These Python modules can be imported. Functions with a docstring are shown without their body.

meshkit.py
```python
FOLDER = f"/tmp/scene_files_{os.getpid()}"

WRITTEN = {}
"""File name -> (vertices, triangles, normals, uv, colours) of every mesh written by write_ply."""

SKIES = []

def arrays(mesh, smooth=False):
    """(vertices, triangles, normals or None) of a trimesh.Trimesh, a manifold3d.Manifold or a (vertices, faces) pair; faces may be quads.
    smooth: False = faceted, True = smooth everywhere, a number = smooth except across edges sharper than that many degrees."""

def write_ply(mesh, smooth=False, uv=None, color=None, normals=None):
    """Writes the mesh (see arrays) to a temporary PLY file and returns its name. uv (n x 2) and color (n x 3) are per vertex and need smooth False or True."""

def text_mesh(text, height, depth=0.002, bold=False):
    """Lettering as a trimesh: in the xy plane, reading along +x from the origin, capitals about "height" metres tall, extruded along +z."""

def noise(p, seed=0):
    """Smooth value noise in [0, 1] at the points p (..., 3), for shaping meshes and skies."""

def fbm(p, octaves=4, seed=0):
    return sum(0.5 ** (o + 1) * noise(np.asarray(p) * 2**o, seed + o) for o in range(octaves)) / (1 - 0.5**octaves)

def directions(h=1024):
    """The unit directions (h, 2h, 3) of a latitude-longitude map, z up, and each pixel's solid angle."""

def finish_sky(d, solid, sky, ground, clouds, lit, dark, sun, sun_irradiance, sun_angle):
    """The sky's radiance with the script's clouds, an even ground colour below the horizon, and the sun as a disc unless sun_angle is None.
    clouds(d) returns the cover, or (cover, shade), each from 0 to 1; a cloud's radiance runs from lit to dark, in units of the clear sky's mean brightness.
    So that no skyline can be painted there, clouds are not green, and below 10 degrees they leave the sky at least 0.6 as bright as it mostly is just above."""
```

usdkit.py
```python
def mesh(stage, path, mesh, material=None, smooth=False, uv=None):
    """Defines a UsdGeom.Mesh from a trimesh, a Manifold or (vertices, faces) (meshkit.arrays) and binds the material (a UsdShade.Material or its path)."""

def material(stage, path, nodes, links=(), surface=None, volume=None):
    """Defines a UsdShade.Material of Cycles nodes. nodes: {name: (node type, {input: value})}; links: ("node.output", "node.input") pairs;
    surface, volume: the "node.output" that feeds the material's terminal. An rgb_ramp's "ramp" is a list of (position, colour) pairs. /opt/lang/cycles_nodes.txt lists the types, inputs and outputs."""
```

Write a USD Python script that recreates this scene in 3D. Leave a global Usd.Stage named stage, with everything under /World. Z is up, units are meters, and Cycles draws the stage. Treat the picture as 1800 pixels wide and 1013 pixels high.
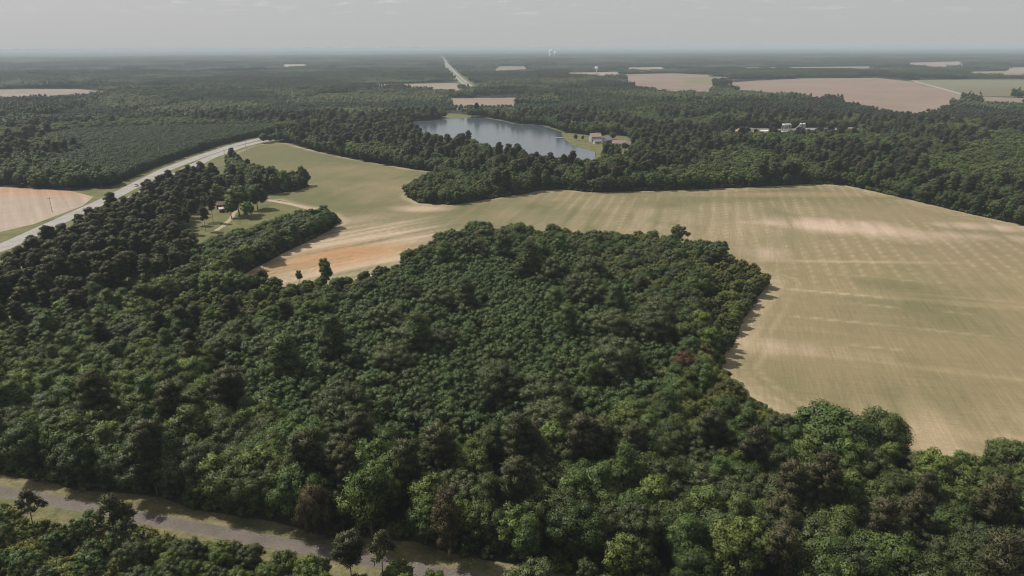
import math
import numpy as np
import shapely
from shapely.geometry import Polygon, LineString, Point
from shapely.ops import unary_union
from scipy.spatial import Delaunay
import trimesh
import usdkit
import meshkit
from pxr import Usd, UsdGeom, UsdLux, UsdShade, Sdf, Gf, Vt

stage = Usd.Stage.CreateInMemory()
UsdGeom.SetStageUpAxis(stage, "Z")
UsdGeom.SetStageMetersPerUnit(stage, 1.0)
UsdGeom.Xform.Define(stage, "/World")
UsdGeom.Scope.Define(stage, "/World/Looks")

# ------------------------------------------------------------------ camera, sky, sun, exposure
CAM_H = 95.0
TANX = math.tan(math.radians(36.0))
FPX = 900.0 / TANX
PITCH = math.atan((506.5 - 83.5) / FPX)
ROLL = 0.0040
EXPOSURE = 0.0
SUN_EL, SUN_AZ = math.radians(51.0), math.radians(-67.0)      # azimuth from +Y (ahead), negative to the left
SUN_I, SKY_S = 1.25, 0.10
HAZE = 1.18e-4
LAND = 30000.0

_f = np.array([0, math.cos(PITCH), -math.sin(PITCH)])
_u0 = np.array([0, math.sin(PITCH), math.cos(PITCH)])
_r0 = np.array([1.0, 0, 0])
_r = _r0 * math.cos(ROLL) - _u0 * math.sin(ROLL)
_u = _u0 * math.cos(ROLL) + _r0 * math.sin(ROLL)
EYE = np.array([0, 0, CAM_H])

cam = UsdGeom.Camera.Define(stage, "/World/camera")
cam.CreateHorizontalApertureAttr(36.0)
cam.CreateFocalLengthAttr(18.0 / TANX)
cam.CreateClippingRangeAttr(Gf.Vec2f(1.0, 90000.0))
cam.CreateFStopAttr(0.0)
cam.CreateExposureAttr(EXPOSURE)
m = Gf.Matrix4d(1.0)
for i, v in enumerate((_r, _u, -_f, EYE)):
    m.SetRow(i, Gf.Vec4d(*map(float, v), 1.0 if i == 3 else 0.0))
cam.AddTransformOp().Set(m)

sun_dir = np.array([math.sin(SUN_AZ) * math.cos(SUN_EL), math.cos(SUN_AZ) * math.cos(SUN_EL), math.sin(SUN_EL)])
sky_mat = usdkit.material(stage, "/World/Looks/sky", {
    "co": ("texture_coordinate", {}),
    "flo": ("vector_math", {"math_type": "maximum", "vector2": (-2.0, -2.0, 0.004)}),
    "sky": ("sky_texture", {"sky_type": "single_scattering", "sun_disc": False, "sun_elevation": SUN_EL, "sun_rotation": math.atan2(sun_dir[0], sun_dir[1]) % (2 * math.pi),
                            "altitude": 60.0, "air_density": 0.8, "aerosol_density": 3.0, "ozone_density": 1.0}),
    "grey": ("hsv", {"saturation": 0.34, "value": 1.0, "hue": 0.5}),
    "tint": ("mix", {"mix_type": "multiply", "fac": 1.0, "color2": (0.99, 0.99, 0.99)}),
    "veil": ("mix", {"mix_type": "mix", "color2": (5.34, 5.38, 5.42)}),
    "vf": ("map_range", {"from_min": 0.0, "from_max": 0.6, "to_min": 0.84, "to_max": 0.5, "clamp": True}),
    "map": ("mapping", {"scale": (26.0, 26.0, 150.0)}),
    "n": ("noise_texture", {"scale": 1.0, "detail": 7.0, "roughness": 0.55, "distortion": 0.3}),
    "rr": ("rgb_ramp", {"ramp": [(0.0, (0, 0, 0)), (0.55, (0, 0, 0)), (0.72, (0.6, 0.6, 0.6)), (1.0, (0.8, 0.8, 0.8))]}),
    "sep": ("separate_xyz", {}),
    "band": ("map_range", {"from_min": 0.02, "from_max": 0.07, "to_min": 0.0, "to_max": 1.0, "clamp": True}),
    "cm": ("math", {"math_type": "multiply"}),
    "cl": ("mix", {"mix_type": "mix", "color2": (6.9, 6.8, 6.7)}),
    "bg": ("background_shader", {"strength": SKY_S}),
}, [("co.generated", "flo.vector1"), ("flo.vector", "sky.vector"), ("sky.color", "grey.color"), ("grey.color", "tint.color1"), ("co.generated", "map.vector"), ("map.vector", "n.vector"), ("n.fac", "rr.fac"),
    ("co.generated", "sep.vector"), ("sep.z", "band.value"), ("band.result", "cm.value1"), ("rr.color", "cm.value2"), ("cm.value", "cl.fac"),
    ("sep.z", "vf.value"), ("vf.result", "veil.fac"), ("tint.color", "veil.color1"), ("veil.color", "cl.color1"), ("cl.color", "bg.color")], surface="bg.background")
dome = UsdLux.DomeLight.Define(stage, "/World/sky")
dome.CreateIntensityAttr(1.0)
UsdShade.MaterialBindingAPI.Apply(dome.GetPrim()).Bind(sky_mat)
dome.GetPrim().SetCustomDataByKey("kind", "structure")
dome.GetPrim().SetCustomDataByKey("label", "pale grey hazy sky with a few thin clouds")

sun = UsdLux.DistantLight.Define(stage, "/World/sun")
sun.CreateIntensityAttr(SUN_I)
sun.CreateNormalizeAttr(True)
sun.CreateAngleAttr(0.5)
sun.CreateColorAttr(Gf.Vec3f(1.0, 0.95, 0.86))
zax = sun_dir
xax = np.cross([0, 0, 1.0], zax); xax /= np.linalg.norm(xax)
yax = np.cross(zax, xax)
m = Gf.Matrix4d(1.0)
for i, v in enumerate((xax, yax, zax)):
    m.SetRow(i, Gf.Vec4d(*map(float, v), 0.0))
sun.AddTransformOp().Set(m)


# ------------------------------------------------------------------ helpers
def at(px, py, z=0.0):
    """Ground point seen at a place of the 1800 x 1013 photograph (or the point at height z)."""
    d = _f + _r * ((px - 900.0) / FPX) + _u * ((506.5 - py) / FPX)
    t = (z - CAM_H) / d[2]
    p = EYE + d * t
    return np.array([p[0], p[1]])


def project(x, y, z):
    d = np.stack([np.asarray(x, float), np.asarray(y, float), np.asarray(z, float) - CAM_H], -1)
    w = d @ _f
    w = np.where(w > 0.1, w, 0.1)
    return 900 + FPX * (d @ _r) / w, 506.5 - FPX * (d @ _u) / w, w


def poly(pts):
    p = Polygon([tuple(at(*q)) for q in pts])
    return p if p.is_valid else p.buffer(0)


counts = {}


def numbered(name):
    k = counts.get(name, 0)
    counts[name] = k + 1
    return name if k == 0 else f"{name}_{k:03d}"


def data(prim, **kw):
    for k, v in kw.items():
        if v is not None:
            prim.SetCustomDataByKey(k, v)


used_parts = {}


def part_path(parent, name):
    key = (parent, name)
    k = used_parts.get(key, 0)
    used_parts[key] = k + 1
    return f"{parent}/{name}" if k == 0 else f"{parent}/{name}_{k:03d}"


def thing(name, label, category, loc=(0, 0, 0), rz=0.0, group=None, kind=None, scale=None):
    x = UsdGeom.Xform.Define(stage, "/World/" + numbered(name))
    x.AddTranslateOp().Set(Gf.Vec3d(*map(float, loc)))
    x.AddRotateZOp().Set(float(math.degrees(rz)))
    if scale is not None:
        x.AddScaleOp().Set(Gf.Vec3f(*map(float, scale)))
    data(x.GetPrim(), label=label, category=category, group=group, kind=kind)
    return str(x.GetPath())


def put(path, mesh, mat, smooth=False, tint=None, normals=None):
    v, f = mesh[0], mesh[1]
    ms = UsdGeom.Mesh.Define(stage, path)
    ms.CreatePointsAttr(Vt.Vec3fArray.FromNumpy(np.ascontiguousarray(v, np.float32)))
    ms.CreateFaceVertexCountsAttr(Vt.IntArray.FromNumpy(np.full(len(f), f.shape[1], np.int32)))
    ms.CreateFaceVertexIndicesAttr(Vt.IntArray.FromNumpy(np.ascontiguousarray(f, np.int32).ravel()))
    ms.CreateSubdivisionSchemeAttr("none")
    if normals is not None:
        ms.CreateNormalsAttr(Vt.Vec3fArray.FromNumpy(np.ascontiguousarray(normals, np.float32)))
        ms.SetNormalsInterpolation("vertex")
    if tint is not None:
        api = UsdGeom.PrimvarsAPI(ms)
        tint = np.asarray(tint, np.float32)
        if tint.ndim == 1:
            api.CreatePrimvar("tint", Sdf.ValueTypeNames.FloatArray, "vertex").Set(Vt.FloatArray.FromNumpy(tint))
        else:
            api.CreatePrimvar("tint", Sdf.ValueTypeNames.Color3fArray, "vertex").Set(Vt.Vec3fArray.FromNumpy(tint))
    UsdShade.MaterialBindingAPI.Apply(ms.GetPrim()).Bind(mat)
    return ms


def part(parent, name, tm, mat, smooth=False, label=None):
    v, f, n = meshkit.arrays(tm, smooth)
    ms = put(part_path(parent, name), (v, f), mat, normals=n)
    if label:
        data(ms.GetPrim(), label=label)
    return str(ms.GetPath())


def box(x0, x1, y0, y1, z0, z1):
    b = trimesh.creation.box([x1 - x0, y1 - y0, z1 - z0])
    b.apply_translation([(x0 + x1) / 2, (y0 + y1) / 2, (z0 + z1) / 2])
    return b


def bar(a, b, r, sides=6, r2=None):
    a, b = np.asarray(a, float), np.asarray(b, float)
    d = b - a
    L = np.linalg.norm(d)
    d = d / L
    s = np.cross(d, [0, 0, 1.0] if abs(d[2]) < 0.9 else [1.0, 0, 0])
    s /= np.linalg.norm(s)
    t = np.cross(d, s)
    r2 = r if r2 is None else r2
    th = np.arange(sides) * 2 * math.pi / sides
    ring = np.cos(th)[:, None] * s + np.sin(th)[:, None] * t
    v = np.vstack([a + ring * r, b + ring * r2, [a], [b]])
    i = np.arange(sides)
    j = (i + 1) % sides
    f = np.vstack([np.stack([i, i + sides, j], 1), np.stack([j, i + sides, j + sides], 1),
                   np.stack([i, j, np.full(sides, 2 * sides)], 1), np.stack([i + sides, np.full(sides, 2 * sides + 1), j + sides], 1)])
    return trimesh.Trimesh(v, f, process=False)


def cat(ms):
    return trimesh.util.concatenate(list(ms))


# ------------------------------------------------------------------ materials
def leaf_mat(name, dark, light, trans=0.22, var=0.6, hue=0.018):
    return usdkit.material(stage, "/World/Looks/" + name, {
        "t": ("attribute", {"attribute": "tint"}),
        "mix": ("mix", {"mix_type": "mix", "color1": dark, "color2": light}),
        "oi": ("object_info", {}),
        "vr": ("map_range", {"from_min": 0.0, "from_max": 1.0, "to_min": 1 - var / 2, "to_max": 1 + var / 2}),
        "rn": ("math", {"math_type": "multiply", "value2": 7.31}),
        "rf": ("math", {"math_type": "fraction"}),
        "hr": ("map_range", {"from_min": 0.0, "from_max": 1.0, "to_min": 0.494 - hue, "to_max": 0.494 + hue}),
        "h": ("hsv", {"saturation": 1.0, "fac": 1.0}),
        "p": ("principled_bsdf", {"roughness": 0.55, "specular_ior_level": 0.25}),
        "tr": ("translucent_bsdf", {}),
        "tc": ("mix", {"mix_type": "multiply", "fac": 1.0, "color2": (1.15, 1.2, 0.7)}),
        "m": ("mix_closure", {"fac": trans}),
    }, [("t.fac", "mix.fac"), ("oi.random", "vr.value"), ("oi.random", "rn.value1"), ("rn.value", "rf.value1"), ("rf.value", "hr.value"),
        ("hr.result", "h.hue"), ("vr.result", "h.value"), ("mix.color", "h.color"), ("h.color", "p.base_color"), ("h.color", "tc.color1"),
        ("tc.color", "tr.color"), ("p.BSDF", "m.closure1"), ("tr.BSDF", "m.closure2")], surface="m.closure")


def plain(name, color, rough=0.8, noise=0.25, scale=1.0, metallic=0.0, spec=0.3):
    c = np.array(color)
    return usdkit.material(stage, "/World/Looks/" + name, {
        "g": ("geometry", {}),
        "n": ("noise_texture", {"scale": scale, "detail": 5.0, "roughness": 0.6}),
        "r": ("rgb_ramp", {"ramp": [(0.25, tuple(c * (1 - noise))), (0.75, tuple(c * (1 + noise)))]}),
        "p": ("principled_bsdf", {"roughness": rough, "metallic": metallic, "specular_ior_level": spec}),
    }, [("g.position", "n.vector"), ("n.fac", "r.fac"), ("r.color", "p.base_color")], surface="p.BSDF")


M = {
    "oak": leaf_mat("oak_leaf", (0.0190, 0.0351, 0.0091), (0.0852, 0.1191, 0.0304), trans=0.24),
    "light": leaf_mat("light_leaf", (0.0399, 0.0667, 0.0152), (0.1569, 0.2018, 0.0511), trans=0.32),
    "vine": leaf_mat("vine_leaf", (0.0304, 0.0428, 0.0091), (0.1547, 0.1654, 0.0386), trans=0.24),
    "grey": leaf_mat("grey_leaf", (0.0370, 0.0530, 0.0198), (0.1083, 0.1283, 0.0517), trans=0.24),
    "tall": leaf_mat("tall_leaf", (0.0247, 0.0453, 0.0114), (0.1031, 0.1473, 0.0376), trans=0.24),
    "pine": leaf_mat("pine_needle", (0.0351, 0.0402, 0.0167), (0.0969, 0.0983, 0.0426), trans=0.16, var=0.3),
    "young": leaf_mat("young_leaf", (0.0215, 0.0410, 0.0120), (0.1000, 0.1500, 0.0480), var=0.45, trans=0.24),
    "shrub": leaf_mat("shrub_leaf", (0.0399, 0.0581, 0.0137), (0.1737, 0.1918, 0.0484), trans=0.28),
    "plantation": leaf_mat("plantation_needle", (0.0242, 0.0454, 0.0180), (0.0652, 0.0944, 0.0376), var=0.3, hue=0.008),
    "far_light": leaf_mat("far_light_leaf", (0.0466, 0.0647, 0.0212), (0.1257, 0.1503, 0.0523), var=0.3, hue=0.008),
    "far_pine": leaf_mat("far_pine_needle", (0.0223, 0.0315, 0.0147), (0.0614, 0.0699, 0.0343), var=0.3, hue=0.008),
    "dead": leaf_mat("dead_leaf", (0.050, 0.030, 0.013), (0.105, 0.060, 0.027), var=0.1, hue=-0.006),
    "rust": leaf_mat("rust_leaf", (0.036, 0.034, 0.013), (0.092, 0.074, 0.030), var=0.1, hue=0.0),
    "bark": plain("bark", (0.10, 0.078, 0.06), 0.9, 0.4, 3.0),
    "grey_bark": plain("grey_bark", (0.26, 0.23, 0.20), 0.9, 0.3, 3.0),
}


def ground_mat(name, c1, c2, scale=0.06, fine=1.2, rough=0.95, c3=None):
    """two colours mixed by broad and fine noise"""
    c3 = c3 or tuple(0.6 * np.array(c1))
    return usdkit.material(stage, "/World/Looks/" + name, {
        "g": ("geometry", {}),
        "n": ("noise_texture", {"scale": scale, "detail": 8.0, "roughness": 0.62, "distortion": 0.4}),
        "n2": ("noise_texture", {"scale": fine, "detail": 4.0, "roughness": 0.65}),
        "r": ("rgb_ramp", {"ramp": [(0.30, c1), (0.68, c2)]}),
        "r2": ("rgb_ramp", {"ramp": [(0.3, (0.62, 0.62, 0.62)), (0.7, (1.2, 1.2, 1.2))]}),
        "x": ("mix", {"mix_type": "multiply", "fac": 1.0}),
        "b": ("bump", {"strength": 0.5, "distance": 0.25}),
        "p": ("principled_bsdf", {"roughness": rough, "specular_ior_level": 0.15}),
    }, [("g.position", "n.vector"), ("g.position", "n2.vector"), ("n.fac", "r.fac"), ("n2.fac", "r2.fac"), ("r.color", "x.color1"), ("r2.color", "x.color2"),
        ("n2.fac", "b.height"), ("b.normal", "p.normal"), ("x.color", "p.base_color")], surface="p.BSDF")


def row_mat(name, angle, long_scale, cross_scale, contrast=0.35):
    """field colours from the sheet's own soil-and-crop map, broken up by drill rows running along the angle (radians from +Y)"""
    lo, hi = 1 - contrast, 1 + contrast
    return usdkit.material(stage, "/World/Looks/" + name, {
        "t": ("attribute", {"attribute": "tint"}),
        "g": ("geometry", {}),
        "rot": ("mapping", {"mapping_type": "point", "rotation": (0, 0, angle)}),
        "ma": ("mapping", {"scale": (cross_scale, long_scale, 1.0)}),
        "mb": ("mapping", {"scale": (long_scale * 1.3, cross_scale * 0.55, 1.0)}),
        "na": ("noise_texture", {"scale": 1.0, "detail": 5.0, "roughness": 0.7}),
        "nb": ("noise_texture", {"scale": 1.0, "detail": 4.0, "roughness": 0.65}),
        "nf": ("noise_texture", {"scale": 1.6, "detail": 3.0, "roughness": 0.6}),
        "ra": ("rgb_ramp", {"ramp": [(0.30, (lo, lo, lo * 0.97)), (0.52, (0.97, 0.97, 0.97)), (0.72, (hi, hi * 0.99, hi * 0.98))]}),
        "rb": ("rgb_ramp", {"ramp": [(0.30, (1 - contrast * .5,) * 3), (0.70, (1 + contrast * .5,) * 3)]}),
        "rf": ("rgb_ramp", {"ramp": [(0.30, (0.86, 0.87, 0.84)), (0.70, (1.12, 1.11, 1.12))]}),
        "x1": ("mix", {"mix_type": "multiply", "fac": 1.0}),
        "x2": ("mix", {"mix_type": "multiply", "fac": 1.0}),
        "x3": ("mix", {"mix_type": "multiply", "fac": 1.0}),
        "b": ("bump", {"strength": 0.35, "distance": 0.15}),
        "p": ("principled_bsdf", {"roughness": 0.95, "specular_ior_level": 0.1}),
    }, [("g.position", "rot.vector"), ("rot.vector", "ma.vector"), ("rot.vector", "mb.vector"), ("ma.vector", "na.vector"), ("mb.vector", "nb.vector"),
        ("g.position", "nf.vector"), ("na.fac", "ra.fac"), ("nb.fac", "rb.fac"), ("nf.fac", "rf.fac"), ("t.color", "x1.color1"), ("ra.color", "x1.color2"),
        ("x1.color", "x2.color1"), ("rb.color", "x2.color2"), ("x2.color", "x3.color1"), ("rf.color", "x3.color2"), ("nf.fac", "b.height"),
        ("b.normal", "p.normal"), ("x3.color", "p.base_color")], surface="p.BSDF")


ROW_AZ = math.radians(15.8)          # main field's drill rows run a little right of straight ahead
M["floor"] = ground_mat("forest_floor", (0.030, 0.034, 0.018), (0.075, 0.070, 0.042), 0.05)
M["grass"] = ground_mat("grass", (0.084, 0.097, 0.034), (0.168, 0.155, 0.071), 0.08)
M["dry_grass"] = ground_mat("dry_grass", (0.126, 0.113, 0.050), (0.286, 0.218, 0.134), 0.16)
M["verge"] = ground_mat("verge", (0.080, 0.092, 0.034), (0.215, 0.180, 0.098), 0.14)
M["gravel"] = ground_mat("gravel", (0.110, 0.102, 0.084), (0.190, 0.165, 0.130), 0.06)
M["sand"] = ground_mat("sand", (0.302, 0.227, 0.160), (0.420, 0.328, 0.244), 0.2)
M["field"] = row_mat("field", ROW_AZ, 0.05, 1.1, 0.16)
M["furrow"] = row_mat("furrow", math.radians(-35), 0.006, 0.25, 0.16)
M["asphalt"] = ground_mat("asphalt", (0.120, 0.102, 0.086), (0.169, 0.144, 0.122), 0.15, 2.5, 0.85)
M["concrete"] = ground_mat("pale_pavement", (0.252, 0.239, 0.223), (0.336, 0.319, 0.302), 0.1, 1.0, 0.85)
M["paint"] = plain("road_paint", (0.185, 0.172, 0.150), 0.8, 0.3, 2.0)
M["water"] = usdkit.material(stage, "/World/Looks/water", {
    "g": ("geometry", {}),
    "ma": ("mapping", {"scale": (0.12, 0.35, 1.0)}),
    "n": ("noise_texture", {"scale": 1.0, "detail": 4.0, "roughness": 0.6}),
    "b": ("bump", {"strength": 0.02, "distance": 0.1}),
    "p": ("principled_bsdf", {"base_color": (0.058, 0.074, 0.088), "roughness": 0.16, "ior": 1.36}),
}, [("g.position", "ma.vector"), ("ma.vector", "n.vector"), ("n.fac", "b.height"), ("b.normal", "p.normal")], surface="p.BSDF")
M["white"] = plain("white_paint", (0.58, 0.575, 0.56), 0.6, 0.06, 0.5)
M["cream"] = plain("cream_wall", (0.48, 0.43, 0.36), 0.8, 0.08, 0.5)
M["grey_wall"] = plain("grey_wall", (0.30, 0.30, 0.31), 0.8, 0.1, 0.5)
M["tan_roof"] = plain("tan_roof", (0.33, 0.24, 0.19), 0.9, 0.2, 1.0)
M["grey_roof"] = plain("grey_roof", (0.21, 0.20, 0.21), 0.9, 0.2, 1.0)
M["mauve_roof"] = plain("mauve_roof", (0.24, 0.17, 0.16), 0.9, 0.2, 1.0)
M["red_wall"] = plain("red_wall", (0.20, 0.045, 0.035), 0.8, 0.25, 1.5)
M["barn_roof"] = plain("barn_roof", (0.12, 0.055, 0.05), 0.8, 0.3, 1.0)
M["metal"] = plain("galvanised_metal", (0.33, 0.345, 0.36), 0.55, 0.12, 0.7, 0.2)
M["dark"] = plain("dark_opening", (0.03, 0.03, 0.035), 0.4, 0.1, 1.0)
M["wood"] = plain("weathered_wood", (0.16, 0.13, 0.10), 0.9, 0.3, 2.0)
M["glass"] = usdkit.material(stage, "/World/Looks/window_glass", {"p": ("principled_bsdf", {"base_color": (0.02, 0.025, 0.03), "roughness": 0.08})}, surface="p.BSDF")
M["steam"] = plain("steam", (0.85, 0.85, 0.86), 1.0, 0.04, 0.02, 0.0, 0.0)
M["car_paint"] = plain("car_paint", (0.60, 0.60, 0.62), 0.3, 0.03, 1.0, 0.0, 0.5)
M["rubber"] = plain("rubber", (0.02, 0.02, 0.02), 0.9, 0.1, 1.0)

# ------------------------------------------------------------------ plan of the land, from places in the photograph
P_FIELD = poly([(395, 500), (430, 481), (500, 445), (582, 404), (598, 390), (590, 380), (560, 369), (520, 360), (490, 352), (470, 354), (452, 350), (470, 342), (520, 336), (545, 328),
                (470, 318), (428, 300), (402, 282), (410, 270), (440, 258), (478, 250), (505, 252), (560, 267), (640, 284), (720, 297), (785, 306), (760, 320), (724, 333), (716, 347), (738, 358), (800, 360),
                (860, 350), (915, 342), (950, 335), (985, 333), (1040, 338), (1100, 337), (1200, 334), (1300, 330), (1420, 324), (1480, 325), (1520, 333), (1580, 347),
                (1640, 361), (1720, 380), (1800, 397), (1900, 420), (2050, 450), (2150, 900), (1800, 870), (1640, 830), (1560, 810), (1440, 790), (1385, 752), (1350, 720), (1310, 694), (1272, 656),
                (1266, 632), (1288, 606), (1300, 575), (1325, 530), (1354, 493), (1344, 470, 8), (1300, 440, 9), (1240, 424, 9), (1165, 408, 9), (1100, 404, 9), (1000, 400, 9), (930, 398, 9), (850, 388, 10),
                (790, 402, 9), (730, 432, 9), (690, 456, 8), (620, 472, 7), (560, 478, 6), (480, 490, 5)])
P_LAWN = poly([(322, 420), (330, 385), (345, 366), (400, 352), (455, 349), (490, 354), (560, 371), (578, 384, 5), (554, 373, 8), (520, 375, 8), (478, 387, 8), (424, 400, 8), (397, 408, 8), (350, 428, 6)])
P_TRACK = LineString([at(*q) for q in [(468, 352), (490, 355), (520, 361), (556, 370), (580, 379), (594, 388)]]).buffer(2.2)
P_DRIVE = LineString([at(*q) for q in [(470, 352), (440, 357), (415, 370), (405, 385), (392, 398), (380, 405)]]).buffer(1.3)
P_BROWN = poly([(-250, 300), (0, 329), (70, 333), (125, 336), (150, 342), (165, 346), (145, 362), (60, 394), (0, 408), (-300, 470)])
P_HVERGE_EXTRA = poly([(128, 336), (150, 332), (205, 331), (232, 322), (260, 312), (200, 345), (160, 352)])
HW_FAR = LineString([at(*q) for q in [(-420, 560), (-200, 505), (0, 437), (95, 393), (190, 350), (292, 298), (350, 276), (410, 256), (445, 247), (482, 239), (540, 231), (620, 224)]])
HW_NEAR = LineString([at(*q) for q in [(-420, 620), (-200, 560), (0, 482), (120, 414), (240, 345), (330, 296), (370, 277), (420, 259), (455, 250), (486, 244), (545, 235), (625, 227)]])
P_HW_FAR, P_HW_NEAR = HW_FAR.buffer(5.4, cap_style="flat"), HW_NEAR.buffer(5.0, cap_style="flat")
P_HW_ZONE = unary_union([HW_FAR.buffer(14).union(HW_NEAR.buffer(9)).buffer(14).buffer(-14), poly([(-60, 470), (0, 440), (95, 396), (190, 352), (292, 300), (350, 277), (410, 257), (445, 249), (462, 254), (432, 266), (402, 284), (400, 293, 13), (350, 285, 14), (290, 305, 13), (190, 351, 13), (100, 399, 13), (0, 449, 13), (-60, 482, 13)]), P_HVERGE_EXTRA, poly([(0, 408), (60, 394), (145, 362), (190, 342), (215, 335), (292, 298), (190, 352), (95, 396), (0, 440), (-200, 508), (-200, 450)])])
HW_STRAIGHT = LineString([at(*q) for q in [(836, 158), (824, 149), (812, 139), (801, 129), (792, 119), (786, 112), (781, 105), (777, 98.5)]])
HW_STRAIGHT2 = LineString([at(*q) for q in [(827, 158), (816, 149), (805, 139), (795, 129), (787, 119), (782, 112), (778.5, 105), (775.5, 98.5)]])
P_STRAIGHT, P_STRAIGHT2 = HW_STRAIGHT.buffer(4.2), HW_STRAIGHT2.buffer(4.2)
P_STRAIGHT_ZONE = unary_union([HW_STRAIGHT.buffer(14), HW_STRAIGHT2.buffer(14)])
P_LAKE = poly([(722, 214), (760, 212), (790, 208), (850, 207), (888, 214), (900, 218), (952, 221), (986, 232), (989, 243), (1006, 256), (1046, 267), (1046, 280, 10), (1010, 273, 11),
               (930, 267, 11), (870, 254, 11), (830, 242, 11), (785, 242, 11), (750, 229, 11), (730, 221, 11)])
P_BANK = poly([(984, 236), (1000, 234), (1034, 238), (1048, 246), (1080, 256), (1060, 266), (1044, 272), (1006, 259), (986, 246)])
P_SHORE = unary_union([P_LAKE.buffer(4.5).difference(P_LAKE), poly([(772, 208), (784, 199), (830, 202.5), (826, 207)])])
P_YARD = unary_union([poly([(1264, 231), (1300, 224), (1370, 226), (1420, 225), (1510, 226), (1516, 231, 8), (1440, 232, 8), (1380, 234, 9), (1300, 234, 8), (1262, 232, 8)])])
P_HOMES = poly([(1038, 240), (1060, 236), (1100, 240), (1118, 250), (1112, 260, 13), (1084, 262, 13), (1052, 261, 13), (1044, 257, 2)])
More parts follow.
